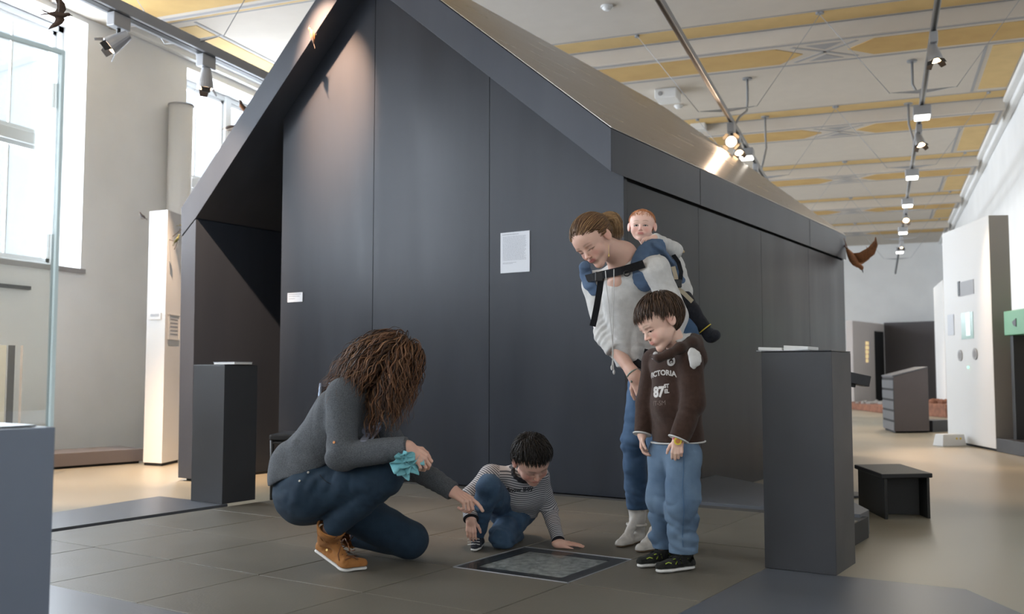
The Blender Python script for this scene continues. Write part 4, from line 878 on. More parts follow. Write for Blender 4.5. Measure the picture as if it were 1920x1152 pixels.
# ------------------------------------------------------------------ head, hand and hair builders
class Frame:
    def __init__(s, c, f, u, H): s.c = np.array(c, float); s.f = unit(f); u = np.array(u, float); s.u = unit(u-s.f*(u@s.f)); s.r = np.cross(s.f, s.u); s.H = H
    def __call__(s, x, y, z): return s.c+(s.r*x+s.f*y+s.u*z)*s.H
    def ax(s): return np.array([s.r, s.f, s.u])
    def local(s, V): return ((V-s.c)@s.ax().T)/s.H
def head_shape(F, child=0.0, baby=0.0, lids=0.55, neck=None, nr=0.20, earout=1.0):
    """F.H is chin to crown; child / baby make the face rounder and smaller under a larger skull"""
    H = F.H; A = F.ax(); s = S(0.05*H); b = baby; c = child
    def E(x, y, z, rx, ry, rz, k=0.05, op='u', ax=None): s.ell(F(x, y, z), np.array([rx, ry, rz])*H, A if ax is None else ax, k=k*H, op=op)
    def T(a, b_, r1, r2, k=0.05, op='u'): s.tube(F(*a), F(*b_), r1*H, r2*H, k=k*H, op=op)
    wide = 1+0.05*c+0.07*b
    E(0, -0.085, 0.14, 0.345*wide, 0.425, 0.36)
    E(0, 0.10, 0.12, 0.29*wide, 0.27, 0.30, 0.08)
    E(0, 0.10, -0.12, (0.245+0.03*c+0.05*b), 0.245, 0.30, 0.08)
    T((0.19, -0.02, -0.20), (0.055, 0.235, -0.385+0.02*b), 0.085, 0.070, 0.07); T((-0.19, -0.02, -0.20), (-0.055, 0.235, -0.385+0.02*b), 0.085, 0.070, 0.07)
    E(0, 0.262, -0.405+0.02*b, 0.075, 0.065, 0.070, 0.05)
    for q in (-1, 1):
        E(q*0.155, 0.195, -0.135-0.03*c, 0.115+0.015*c+0.03*b, 0.105+0.01*b, 0.115+0.01*c+0.02*b, 0.06)
        E(q*0.115, 0.300, 0.068, 0.10, 0.055, 0.035, 0.05)
        E(q*0.135, 0.395, -0.005, 0.085, 0.075, 0.052, 0.05, 's')
    # nose
    nl = 1-0.25*c-0.35*b
    T((0, 0.318, 0.035), (0, 0.352+0.055*nl, -0.105), 0.028, 0.036+0.004*c, 0.035)
    E(0, 0.362+0.058*nl, -0.122, 0.042, 0.040, 0.034, 0.02)
    for q in (-1, 1):
        E(q*0.043, 0.350+0.035*nl, -0.135, 0.028, 0.034, 0.024, 0.018)
        E(q*0.020, 0.368+0.040*nl, -0.158, 0.011, 0.016, 0.010, 0.008, 's')
    # mouth
    E(0, 0.300, -0.235, 0.13, 0.07, 0.075, 0.05)
    E(0, 0.350, -0.219, 0.080, 0.025, 0.018, 0.018); E(0, 0.344, -0.252, 0.068, 0.026, 0.019, 0.018)
    E(0, 0.392, -0.2365, 0.085, 0.030, 0.0055, 0.012, 's')
    # eyelids
    for q in (-1, 1):
        e = F(q*0.132, 0.262, 0.0); s.ell(e, 0.074*H, A, k=0.012*H)
        if lids < 0.99:      # opening between the lids
            zc = -0.010-0.02*lids; hh = 0.030*(1-lids)
            E(q*0.132, 0.345, zc, 0.056, 0.05, hh+0.004, 0.006, 's')
        else: E(q*0.132, 0.345, -0.032, 0.058, 0.02, 0.006, 0.008, 's')
    # ears
    for q in (-1, 1):
        a = unit(A[0]*q+A[1]*0.45*earout); b2 = unit(A[1]-a*(A[1]@a)); c2 = np.cross(a, b2); eax = np.array([np.cross(c2, a)*0+a, b2, unit(A[2]-a*(A[2]@a))])
        ce = F(q*(0.338*wide+0.02*earout), -0.055, -0.01)
        s.ell(ce, np.array([0.030, 0.082, 0.128])*H, eax, k=0.012*H); s.ell(ce-F.u*0.085*H+F.f*0.02*H, np.array([0.024, 0.046, 0.05])*H, eax, k=0.02*H)
        s.ell(ce+a*0.036*H+F.f*0.012*H+F.u*0.012*H, np.array([0.024, 0.052, 0.088])*H, eax, k=0.010*H, op='s')
        s.ell(ce+a*0.006*H+F.f*0.012*H-F.u*0.005*H, np.array([0.020, 0.026, 0.045])*H, eax, k=0.008*H)
    if neck is not None:
        s.tube(F(0, -0.10, -0.16), neck, nr*H, nr*H*1.08, k=0.06*H)
    return s
def skin_tint(F, base, red=0.35, brow=None, lip=(0.55, 0.20, 0.17), browz=0.085, lash=True, lids=0.55, child=0.0, scalp=None):
    base = np.array(base)
    def fn(V):
        c = np.tile(base, (len(V), 1)); L = F.local(V); x, y, z = L.T; ax = np.abs(x)
        def g(cx, cy, cz, rx, ry, rz): return np.exp(-(((ax-cx)/rx)**2+((y-cy)/ry)**2+((z-cz)/rz)**2))
        w = red*(g(0.16, 0.26, -0.13, 0.09, 0.15, 0.09)+0.8*g(0, 0.42, -0.12, 0.05, 0.06, 0.05)+0.9*g(0.36, -0.03, 0, 0.06, 0.12, 0.14)+0.3*g(0, 0.3, -0.4, 0.08, 0.1, 0.06))
        c = c*(1-w[:, None]*np.array([0.05, 0.45, 0.45]))
        lm = np.clip(1.9*np.exp(-((ax/0.078)**4+((z+0.237)/0.036)**4))*(y > 0.32), 0, 1)*0.8
        c = c*(1-lm[:, None])+np.array(lip)*lm[:, None]
        if brow is not None:
            zz = browz+0.02*np.cos((ax-0.13)*14); bm = 0.75*np.exp(-(((ax-0.135)/0.085)**6+((z-zz)/0.018)**2))*(y > 0.2); c = c*(1-bm[:, None])+np.array(brow)*bm[:, None]
        if lash:
            zc = -0.010-0.02*min(lids, 1) if lids < 0.99 else -0.030; t = np.abs(np.sqrt(((ax-0.132)/0.060)**2+((z-zc)/(0.034*(1-min(lids, 0.97))+0.006))**2)-1) < 0.35; t = t & (y > 0.27) & (z > zc-0.01*(lids < 0.99)-0.004)
            c[t] = c[t]*0.25+np.array([0.03, 0.02, 0.015])*0.75
        return np.clip(c, 0, 1)
    return fn
def eyes(F, parent, look=(0, 1, 0)):
    H = F.H; lk = unit(F.r*look[0]+F.f*look[1]+F.u*look[2])
    for q in (-1, 1):
        c = F(q*0.132, 0.262, 0.0); e = MB().ball(c, 0.068*H, nu=20, nv=14).obj('eyeball', 'eyewhite', parent, smooth=True)
        MB().ball(c+lk*0.045*H, 0.0335*H, nu=16, nv=10).obj('iris', 'iris', e, smooth=True)
def hand_shape(s, W, d, n, size, thumb, curl=(10, 12, 14, 18), tc=20, spread=6, point=None, k=None):
    """W wrist, d towards the fingers, n out of the back of the hand, thumb = +1 / -1 side of the cross product d x n"""
    y = unit(d); n = np.array(n, float); z = unit(n-y*(n@y)); x = np.cross(y, z)*thumb; q = size; kk = 0.010*q/0.18 if k is None else k
    L = lambda a, b, c: np.array(W)+(x*a+y*b+z*c)*q
    xs = [0.165, 0.055, -0.055, -0.155]; ky = [0.50, 0.52, 0.50, 0.45]; ln = [0.40, 0.45, 0.415, 0.33]; rr = [0.052, 0.053, 0.050, 0.044]
    for i in range(4):
        s.tube(L(xs[i]*0.55, 0.02, 0), L(xs[i], ky[i]-0.02, 0.012), 0.080, 0.066, k=0.02*q) if False else s.tube(L(xs[i]*0.55, 0.0, 0), L(xs[i], ky[i]-0.02, 0.012), 0.082*q, 0.064*q, k=0.035*q)
    s.tube(L(0.0, -0.12, 0), L(0.0, 0.14, 0), 0.135*q, 0.15*q, k=0.05*q, flat=(z, 0.72))
    s.tube(L(0.10, 0.12, -0.04), L(0.13, 0.30, -0.03), 0.085*q, 0.06*q, k=0.04*q)
    for i in range(4):
        cu = curl[i] if hasattr(curl, '__len__') else curl
        cs_ = cu if hasattr(cu, '__len__') else (cu, cu*1.2, cu*0.9)
        a = 0.0; p = L(xs[i], ky[i], 0.005); sp = math.radians(spread*(1.5-i)*0.66)
        for j, fr in enumerate((0.44, 0.31, 0.25)):
            a += math.radians(cs_[j]); dv = (y*math.cos(sp)+x*math.sin(sp))*math.cos(a)-z*math.sin(a); p2 = p+unit(dv)*ln[i]*fr*q
            s.tube(p, p2, rr[i]*q*(1-0.07*j), rr[i]*q*(1-0.07*(j+1)), k=0.006*q*4 if j == 0 else 0.012*q, tag=1); p = p2
    a = math.radians(tc); p = L(0.13, 0.13, -0.04); dirs = [unit(x*0.75+y*0.75-z*0.15), unit(x*0.45*math.cos(a)+y*0.95-z*(0.2+math.sin(a)*0.5)), unit(x*0.25*math.cos(a)+y*0.98-z*(0.15+math.sin(a)))]
    for dv, l, r1, r2 in zip(dirs, (0.20, 0.17, 0.14), (0.080, 0.062, 0.055), (0.062, 0.055, 0.045)):
        p2 = p+dv*l*q; s.tube(p, p2, r1*q, r2*q, k=0.022*q); p = p2
    return s
def hand_tint(base, pts=None):
    base = np.array(base)
    def fn(V): return np.clip(base*(1+0.06*vnoise(V, 60)[:, None]*np.array([0.5, 1, 1])), 0, 1)
    return fn
def strands(roots, norms, flow, steps, ds, r0, cols, wav=0.0, wf=6.0, hug=None, lift=0.002, taper=1.0, seg=5, rng=None, tip=0.15, pull=0.0):
    """grow locks from the scalp along a flow field; hug(p) gives (distance, normal) of the surface to stay on"""
    rng = rng or np.random.RandomState(3); V = []; Fc = []; C = []; n0 = 0
    for i in range(len(roots)):
        p = np.array(roots[i], float); pts = [p.copy()]; ph = rng.rand()*6.28; st = steps if not hasattr(steps, '__len__') else steps[i]; lift_i = lift*(0.3+rng.rand()*1.2)
        w1 = wav*(0.6+0.8*rng.rand()); f1 = wf*(0.8+0.4*rng.rand())
        for j in range(st):
            d = unit(flow(p, j/st, i))
            if pull and hug is not None:
                nn = hug(p)[1]; d = unit(d-nn*(d@nn)*(1 if j else 0.7))
            p = p+d*ds
            if hug is not None:
                dist, nn = hug(p); tgt = lift_i
                if dist < tgt: p = p+nn*(tgt-dist)
                elif pull: p = p+nn*(tgt-dist)*pull
            pts.append(p.copy())
        pts = np.array(pts); m = len(pts)
        t = np.gradient(pts, axis=0); t /= np.linalg.norm(t, axis=1)[:, None]+1e-9; nr = np.array(norms[i]); a = np.cross(t, nr); a /= np.linalg.norm(a, axis=1)[:, None]+1e-9; b = np.cross(t, a)
        if wav:
            s_ = np.linspace(0, 1, m); am = w1*np.minimum(1, s_*2.5)[:, None]; ar = (s_*m*ds*f1*6.28+ph)[:, None]; pts = pts+a*np.sin(ar)*am+b*np.cos(ar)*am*0.8
        u_ = np.linspace(0, 1, m); rad = r0*(0.7+0.6*rng.rand())*np.where(u_ < 0.15, 0.5+u_/0.3, 1)*np.maximum(tip, 1-taper*np.clip((u_-0.45)/0.55, 0, 1))
        ang = np.arange(seg)*2*math.pi/seg
        ring = pts[:, None, :]+(a[:, None, :]*np.cos(ang)[None, :, None]*1.5+b[:, None, :]*np.sin(ang)[None, :, None]*0.7)*rad[:, None, None]
        V.append(ring.reshape(-1, 3)); k = np.arange(m-1)[:, None]*seg; q = np.arange(seg)[None]; q2 = (q+1) % seg
        Fc.append(np.stack([k+q, k+q2, k+seg+q2, k+seg+q], -1).reshape(-1, 4)+n0); n0 += m*seg
        c = np.array(cols[rng.randint(len(cols))])*(0.8+0.4*rng.rand()); C.append(np.tile(c, (m*seg, 1)))
    return np.concatenate(V), np.concatenate(Fc), np.concatenate(C)
def make_hair(name, parts_, parent, label=None):
    """parts_: list of (verts, faces, colours) joined in one mesh"""
    C = np.concatenate([p[2] for p in parts_]); o = mesh_obj(name, [(p[0], p[1]) for p in parts_], 'hair', parent, colfn=lambda V: C)
    if label: o['label'] = label
    return o
def tint_of(col, amp=0.2, f=40, seed=1):
    col = np.array(col)
    return lambda V: np.clip(col*(1+amp*vnoise(V, f, seed))[:, None], 0, 1)
def folds(amp, f, axis=None, seed=0, zone=None):
    """cloth folds: stretched noise, stronger inside the given zones (centre, radius, strength)"""
    def fn(P_):
        q = P_
        if axis is not None:
            a = unit(axis[0]); q = P_+a*((P_@a)*(axis[1]-1))[:, None]
        w = vnoise(P_, f*0.5, seed+9)*0.6/ f
        n = vnoise(q+w[:, None], f, seed); n = 1-2*np.abs(n)
        g = amp*np.ones(len(P_))
        if zone:
            for c, r, k in zone: g = g+k*np.exp(-((P_-np.array(c))**2).sum(1)/(r*r))
        return n*g
    return fn
def rings_fold(c, axis, amp, period, r, seed=0):
    """ring wrinkles around a limb near a joint"""
    c = np.array(c, float); a = unit(axis)
    def fn(P_):
        w = P_-c; s_ = w@a+0.012*vnoise(P_, 18, seed); return amp*np.sin(s_*2*math.pi/period)*np.exp(-(w**2).sum(1)/(r*r))
    return fn
def text_on(target, txt, size, c, right, up_, out, m, parent, name='printed_lettering', bend=0.0, bold=0.0, off=0.0015):
    """lettering laid onto the cloth: each point is carried along -out to the surface of the target mesh"""
    cu = bpy.data.curves.new(name, 'FONT'); cu.body = txt; cu.size = size; cu.align_x = 'CENTER'; cu.align_y = 'CENTER'; cu.offset = bold; cu.resolution_u = 4
    tmp = bpy.data.objects.new('tmp_text', cu); COL.objects.link(tmp); bpy.context.view_layer.update(); me = bpy.data.meshes.new_from_object(tmp.evaluated_get(bpy.context.evaluated_depsgraph_get())); bpy.data.objects.remove(tmp)
    bm = bmesh.new(); bm.from_mesh(me); bmesh.ops.triangulate(bm, faces=bm.faces)
    for _ in range(2):
        le = [e for e in bm.edges if e.calc_length() > size*0.12]
        if le: bmesh.ops.subdivide_edges(bm, edges=le, cuts=1); bmesh.ops.triangulate(bm, faces=bm.faces)
    tl = Vector(root_loc(target)); bv = BVHTree.FromPolygons([Vector(v.co)+tl for v in target.data.vertices], [tuple(p.vertices) for p in target.data.polygons])
    R_, U2, O = Vector(right).normalized(), Vector(up_).normalized(), Vector(out).normalized(); c = Vector(c); pl = Vector(root_loc(parent))
    for v in bm.verts:
        x, y = v.co.x, v.co.y+bend*v.co.x**2; w = c+R_*x+U2*y+O*0.25; h = bv.ray_cast(w, -O, 0.6)
        v.co = ((h[0]+O*off) if h[0] is not None else (c+R_*x+U2*y))-pl
    bm.to_mesh(me); bm.free(); me.materials.clear(); me.materials.append(M[m] if isinstance(m, str) else m)
    o = bpy.data.objects.new(name, me); COL.objects.link(o); o.parent = parent; return o
M['print_white'] = mat('white_print', (0.50, 0.47, 0.44), 0.8, var=0.15, scale=300); M['print_dark'] = mat('dark_print', (0.02, 0.022, 0.028), 0.8); M['print_blue'] = mat('blue_grey_print', (0.17, 0.18, 0.23), 0.8); M['print_faint'] = mat('faint_brown_print', (0.16, 0.12, 0.10), 0.8)
def person(name, loc, label): 
    return thing(name, tuple(loc), label, 'person')
# ------------------------------------------------------------------ shared dressing helpers
def ell_hug(list_):
    """list of (centre, radii, axes): distance and outward normal of the nearest one"""
    def fn(p):
        best = None
        for c, r, ax in list_:
            w = ax@(p-c); k0 = math.sqrt(((w/r)**2).sum()); k1 = math.sqrt(((w/(r*r))**2).sum()); d = k0*(k0-1)/max(k1, 1e-9)
            if best is None or d < best[0]: best = (d, unit(ax.T@(w/(r*r))))
        return best
    return fn
def scalp(F, wide=1.0): return (F(0, -0.085, 0.14), np.array([0.345*wide, 0.425, 0.36])*F.H*1.01, F.ax())
def scalp_roots(F, n, keep, rng, wide=1.0):
    c, r, ax = scalp(F, wide); R_, N_ = [], []
    while len(R_) < n:
        v = unit(rng.randn(3)); p = c+ax.T@(v*r); L = F.local(p)
        if keep(L): R_.append(p); N_.append(unit(ax.T@(v/r)))
    return R_, N_
def hair_cap(F, thick, planes, wide=1.0, h=0.0035, disp=None, extra=None):
    c, r, ax = scalp(F, wide); s = S(0.02); s.ell(c, r+thick, ax)
    if extra: extra(s)
    if disp: s.post.append(disp)
    for pt, n in planes: s.cut(F(*pt), F.r*n[0]+F.f*n[1]+F.u*n[2], 0.012)
    v, f = nets(s, h); return v, f
def short_hair(F, parent, n, steps, cols, thick, hl=0.30, side=-0.02, nape=-0.16, seed=1, wide=1.0, r0=0.0024, capcol=None, lift=0.004, drop=0.0, whorl=(0.02, -0.30, 0.46)):
    rng = np.random.RandomState(seed)
    def keep(L):
        x, y, z = L
        if y > 0.12: return z > hl-0.15*max(0, 0.30-y)-0.03*abs(x)*2
        if y > -0.14: return z > side+0.14+(hl-side-0.1)*max(0, (y+0.02)/0.14) if y > -0.02 else z > side+0.16
        return z > nape
    R_, N_ = scalp_roots(F, n, keep, rng, wide); wp = F(*whorl)
    def flow(p, t, i):
        d = unit(p-wp); return d-F.u*drop*(0.3+t)+0.16*rng.randn(3)
    V, Fc, C = strands(R_, N_, flow, steps, 0.007, r0, cols, hug=ell_hug([scalp(F, wide)]), lift=thick+lift, rng=rng, pull=0.75)
    planes = [((0, 0.30, hl-0.02), (0, 0.42, -0.9)), ((0, -0.03, side+0.05), (0, 0.75, -0.66)), ((0, -0.2, nape), (0, -0.1, -1))]
    cv_, cf = hair_cap(F, thick, planes, wide); cc = capcol or cols[0]
    return make_hair('hair', [(cv_, cf, tint_of(cc, 0.2, 60)(cv_)), (V, Fc, C)], parent)
def surf(objs):
    vs, fs, n = [], [], 0
    for o in objs:
        t = Vector(root_loc(o)); vs += [v.co+t for v in o.data.vertices]; fs += [tuple(i+n for i in p.vertices) for p in o.data.polygons]; n = len(vs)
    bv = BVHTree.FromPolygons(vs, fs)
    def fn(px, py, off=0.0, dflt=4.5):
        r = Vector(ray(px, py)).normalized(); h = bv.ray_cast(Vector(CAM), r)
        if h[0] is None: return Vector(PD(px, py, dflt)), Vector(-FW)
        nn = h[1].normalized(); nn = nn if nn.dot(r) < 0 else -nn; return h[0]+nn*off, nn
    return fn
def shoe(parent, name, heel, toe, up_, L_, mats, ball=None, w=0.042, collar=None, collar_r=0.045, high=0.0, label=None, laces=None, sole_t=0.012, h=0.003, toe_h=0.028):
    """heel, toe: points on the ground under the sole; ball: bend point for a lifted heel"""
    heel, toe = np.array(heel, float), np.array(toe, float); ball = heel+(toe-heel)*0.66 if ball is None else np.array(ball, float); up1 = unit(up_); fd = unit(toe-ball); hd = unit(ball-heel); q = L_/0.27
    nu1 = unit(up1-hd*(up1@hd)); nu2 = unit(up1-fd*(up1@fd)); ww = w*q if w < 0.05 else w
    def line(off, rh, rb, rt, s, flat, kk):
        s.chain([heel+hd*rh+nu1*off, ball+(nu1+nu2)*0.5*off, toe-fd*rt+nu2*off], [rh, rb, rt], k=kk, flat=None if flat is None else (nu1+nu2, flat))
    h_, t_ = heel, toe; heel, toe = heel+hd*0.001, toe-fd*0.002; s = S(0.01); st = sole_t/(2*ww); line(sole_t*0.5, ww*0.80, ww*0.95, ww*0.79, s, st, 0.004); sl = s; heel, toe = h_, t_
    u = S(0.02*q); line(sole_t+0.004*q, ww*0.80, ww*0.95, ww*0.78, u, 0.95, 0.02*q); u.cut(ball+nu1*sole_t*0.85, -nu1); u.cut(ball+nu2*sole_t*0.85, -nu2)
    cl = S(0.02*q)
    if collar is not None: cl.chain([heel+hd*ww*0.9+nu1*0.045*q, np.array(collar, float)], [ww*0.80, collar_r], k=0.04*q); cl.tube(np.array(collar, float)*0.6+(heel+hd*ww+nu1*0.04)*0.4, ball+nu1*0.038*q, ww*0.70, ww*0.62, k=0.035*q)
    u.cut((heel+ball)/2+nu1*sole_t*0.6, -nu1) if ball is None else None
    if collar is not None:
        ca = unit(np.array(collar)-(heel+hd*ww*0.9+nu1*0.045*q)); cl.chain([np.array(collar, float), np.array(collar)+ca*0.03], [collar_r, collar_r]); cl.cut(collar, ca*0.6+nu1*0.6, 0.004); u.sub(cl, 0.02*q); u.tube(np.array(collar)-ca*0.02, np.array(collar)+ca*0.05, collar_r-0.006, k=0.003, op='s')
    u.post.append(folds(0.0012, 45, seed=3, zone=[(ball+nu1*0.04, 0.04, 0.002)]))
    v, f = nets(u, h); up_o = mesh_obj(name, [(v, f)], mats[0], parent)
    if label: up_o['label'] = label
    v, f = nets(sl, h); mesh_obj('sole', [(v, f)], mats[1], up_o); return up_o
def offset_cut(s, pt, n, k=0.004): s.cut(pt, n, k)
def trunk(parent, bits, tint, loc_only=None): return mesh_obj('body', bits, 'skin', parent, colfn=tint)
def multi_tint(specs):
    """specs: list of (centre, radius, fn): each vertex takes the tint of the first region that holds it"""
    def fn(V):
        out = None
        for c, r, g in reversed(specs):
            col = g(V)
            out = col if out is None else np.where((((V-np.array(c))**2).sum(1) < r*r)[:, None], col, out)
        return out
    return fn
def piece(s, h, it=1):
    v, f = nets(s, h); return (relax(v, f, it), f)
def along_fn(segs):
    """coordinate for stripes: distance along the nearest limb segment"""
    def fn(V):
        best = np.full(len(V), 1e9); out = np.zeros(len(V))
        for a, b, r, off in segs:
            a, b = np.array(a, float), np.array(b, float); ba = b-a; L = math.sqrt(ba@ba); t = ((V-a)@ba)/(L*L); tc = np.clip(t, 0, 1); d = np.sqrt(((V-a-tc[:, None]*ba)**2).sum(1))-r; m = d < best; best[m] = d[m]; out[m] = t[m]*L+off
        return out
    return fn
# ================================================================== 1 the kneeling woman
SK1 = (0.66, 0.40, 0.31)
def kneeling_woman():
    p = person('person', P(650, 1050, 0), 'kneeling woman with long curly brown hair and grey sweater, pointing at the floor display')
    pel = J(580, 912, 4.18); waist = J(592, 858, 4.18); chest = J(650, 780, 4.16); neck = J(690, 728, 4.15)
    hipR, hipL = J(588, 922, 4.09), J(605, 930, 4.27); kR, aR = J(722, 897, 4.02), J(619, 992, 4.05); kL, aL = J(768, 1013, 4.28), J(668, 1003, 4.40)
    sR, eR, wR = J(645, 742, 4.02), J(640, 855, 3.96), J(764, 840, 3.90); sL, eL, wL = J(690, 762, 4.30), J(762, 868, 4.26), J(848, 921, 4.16)
    Fh = Frame(J(741, 688, 4.13), cv(0.84, -0.50, -0.22), cv(0.42, 0.80, 0.05), 0.232)
    # body
    hs = head_shape(Fh, lids=1.0, neck=J(692, 735, 4.15), nr=0.24); b1 = piece(hs, 0.003, 0)
    hr = S(0.012); hand_shape(hr, wR, cv(0.75, -0.55, 0.15), cv(0.35, 0.55, 0.75), 0.165, -1, curl=((35, 55, 40),)*4, tc=45); hr.tube(wR, eR, 0.028, 0.038, k=0.02); hr.cut(eR+unit(wR-eR)*0.15, -unit(wR-eR)); b2 = piece(hr, 0.0025, 0)
    hl = S(0.012); dL = cv(0.72, -0.42, 0.30); hand_shape(hl, wL, dL, cv(0.30, 0.72, 0.35), 0.175, -1, curl=((8, 14, 10), (48, 62, 45), (56, 66, 48), (60, 66, 50)), tc=40, spread=3); hl.tube(wL, eL, 0.027, 0.036, k=0.02); hl.cut(eL+unit(wL-eL)*0.15, -unit(wL-eL)); b3 = piece(hl, 0.0025, 0)
    tr = S(0.04); tr.chain([pel, waist, chest, neck], [0.125, 0.10, 0.11, 0.05]); tr.tube(hipR, kR, 0.075, 0.05); tr.tube(kR, aR, 0.045, 0.032); tr.tube(hipL, kL, 0.075, 0.05); tr.tube(kL, aL, 0.045, 0.032); tr.chain([sR, eR, wR], [0.045, 0.035, 0.025]); tr.chain([sL, eL, wL], [0.045, 0.035, 0.024]); b4 = piece(tr, 0.009, 0)
    trunk(p, [b1, b2, b3, b4], multi_tint([(Fh.c, 0.16, skin_tint(Fh, SK1, 0.5, brow=(0.12, 0.06, 0.03), lids=1.0)), (wR, 9, hand_tint(SK1))]))
    # sweater
    body = S(0.05); body.chain([J(570, 895, 4.18), waist, chest], [0.155, 0.130, 0.140]); body.tube(chest, J(683, 742, 4.15), 0.135, 0.075, k=0.05); body.tube(sR, sL, 0.070, 0.070, k=0.05); body.tube(J(552, 900, 4.18), J(548, 868, 4.18), 0.085, 0.085, k=0.05)
    body.cut(J(560, 890, 4.18), cv(0.36, -0.93, 0.0), 0.006); body.tube(J(690, 728, 4.15), J(725, 690, 4.14), 0.062, 0.08, k=0.012, op='s')
    ar = S(0.02); ar.chain([sR, eR], [0.073, 0.064]); ar.chain([eR, wR+unit(wR-eR)*0.02], [0.064, 0.047]); ar.cut(wR+unit(wR-eR)*0.004, wR-eR, 0.003); al = S(0.03); al.chain([sL, eL, wL+unit(wL-eL)*0.02], [0.070, 0.056, 0.040]); al.cut(wL+unit(wL-eL)*0.004, wL-eL, 0.003)
    s = S(0.04); s.sub(body); s.sub(ar, 0.035); s.sub(al, 0.035)
    s.post += [folds(0.0035, 13, seed=2, zone=[(eR, 0.08, 0.004), (J(560, 875, 4.05), 0.12, 0.006), (J(700, 800, 4.1), 0.1, 0.004), (wR, 0.06, 0.003)]), rings_fold(J(738, 845, 3.93), wR-eR, 0.0022, 0.030, 0.06, 1), rings_fold(eL+(wL-eL)*0.6, wL-eL, 0.002, 0.035, 0.09, 2), rings_fold(J(560, 850, 4.08), cv(0.4, 0.9, 0), 0.003, 0.05, 0.09, 5)]
    sw = cloth('sweater', s, 0.005, 'melange', p, 1)
    # trousers
    hp_ = S(0.05); hp_.chain([J(578, 916, 4.18), J(583, 880, 4.18)], [0.150, 0.130]); hp_.ell(J(574, 932, 4.16), (0.125, 0.13, 0.112), k=0.05); hp_.cut(J(583, 868, 4.18), cv(-0.3, 1, 0), 0.01)
    lr = S(0.012); lr.tube(hipR+cv(-0.01, -0.005, 0), kR, 0.114, 0.078); lr2 = S(0.012); lr2.tube(kR, aR, 0.077, 0.055); lr2.cut(aR, aR-kR, 0.003)
    ll = S(0.02); ll.tube(hipL, kL, 0.110, 0.083); ll2 = S(0.02); ll2.tube(kL, aL, 0.083, 0.055); ll2.cut(aL, aL-kL, 0.003)
    t = S(0.04); t.sub(hp_); t.sub(lr, 0.05); t.sub(ll, 0.04); t.sub(lr2, 0.010); t.sub(ll2, 0.02); t.cut(P(700, 1040, 0.003), (0, 0, -1), 0.01)
    t.post += [folds(0.0025, 15, seed=5, zone=[(J(625, 915, 4.0), 0.11, 0.008), (J(700, 920, 4.0), 0.05, 0.006), (aR, 0.06, 0.006)]), rings_fold(J(690, 935, 4.0), kR-aR, 0.002, 0.045, 0.06, 4), rings_fold(J(600, 900, 4.0), cv(0.75, -0.6, 0), 0.0025, 0.05, 0.10, 4)]
    trs = cloth('trousers', t, 0.005, 'navy', p, 1); sf = surf([trs])
    for px, py in ((562, 903), (578, 887)):
        q, nn = sf(px, py, 0.001); MB().disc(q, nn, 0.005, 0.003, 12).obj('rivet', 'silver', trs)
    b = MB(); pts = [sf(600+i*3.0, 891+i*4.2-(i*i)*0.25, 0.0015) for i in range(8)]; b.ribbon([q[0] for q in pts], [q[1] for q in pts], 0.003, 0.001); b.obj('pocket_seam', 'collar', trs)
    # shoes
    sh = shoe(p, 'shoe', P(628, 1062, 0)-RT*0.085+np.array([0, 0, 0.065]), P(689, 1068, 0), cv(0.15, 1, 0), 0.25, ('tan', 'sole'), ball=P(655, 1071, 0)-RT*0.02, w=0.036, collar=J(622, 988, 4.05), collar_r=0.060, sole_t=0.022, label='tan suede high-top shoe with white sole, heel lifted')
    sf2 = surf([sh]); b = MB()
    for i in range(5):
        x, y = 636+i*5.0, 1003+i*10.5; a1, c1 = sf2(x-9, y+6, 0.003), sf2(x+15, y-3, 0.003); m1 = sf2(x+3, y+1, 0.006); b.tube([a1[0], m1[0], c1[0]], 0.0028, 6)
        a1, c1 = sf2(x-7, y-2, 0.003), sf2(x+16, y+5, 0.003); b.tube([a1[0], sf2(x+4, y+1, 0.007)[0], c1[0]], 0.0028, 6)
    q = sf2(646, 1008, 0.006)[0]; b.tube([q, Vector(J(640, 1022, 3.96)), Vector(J(634, 1040, 3.955)), Vector(J(636, 1052, 3.95))], 0.0028, 6); b.tube([q, Vector(J(652, 1020, 3.955)), Vector(J(656, 1034, 3.955))], 0.0028, 6); b.obj('laces', mat('brown_lace', (0.16, 0.06, 0.02), 0.8), sh)
    MB().disc(sf2(613, 1032, 0.0)[0], sf2(613, 1032)[1], 0.005, 0.003, 10).obj('eyelet', 'gold', sh)
    sh = shoe(p, 'shoe', P(640, 1030, 0)+hf*0.17+zf*0.10-RT*0.05, P(672, 1030, 0)+hf*0.13+RT*0.03, cv(0.4, 1, 0), 0.25, ('tan', 'sole'), ball=P(660, 1030, 0)+hf*0.13, w=0.036, collar=aL+cv(-0.02, 0.0, 0), collar_r=0.055, sole_t=0.02)
    b = MB(); q = J(668, 993, 4.30); b.tube([q, J(664, 1003, 4.29), J(656, 1014, 4.28)], 0.0035, 6); b.tube([q, J(674, 1000, 4.28), J(671, 1012, 4.27)], 0.0035, 6); b.tube([J(655, 990, 4.3), q, J(680, 992, 4.3)], 0.0035, 6); b.obj('laces', mat('dark_brown_lace', (0.05, 0.02, 0.012), 0.8), sh)
    # letters on the sweater front, elbow tab
    text_on(sw, 'CT', 0.052, J(690, 814, 4.0), cv(0.93, 0.12, 0.3), cv(-0.30, 0.95, 0), -FW, 'print_blue', p, bold=0.004)
    sf3 = surf([sw]); q, nn = sf3(627, 830, 0.0012); tb = MB(); tb.disc(q, nn, 0.0055, 0.003, 12); tb.obj('sleeve_button', mat('orange_button', (0.60, 0.22, 0.05), 0.5), sw)
    # curly hair
    rng = np.random.RandomState(11); wide = 1.05; c0, r0_, ax0 = scalp(Fh, wide)
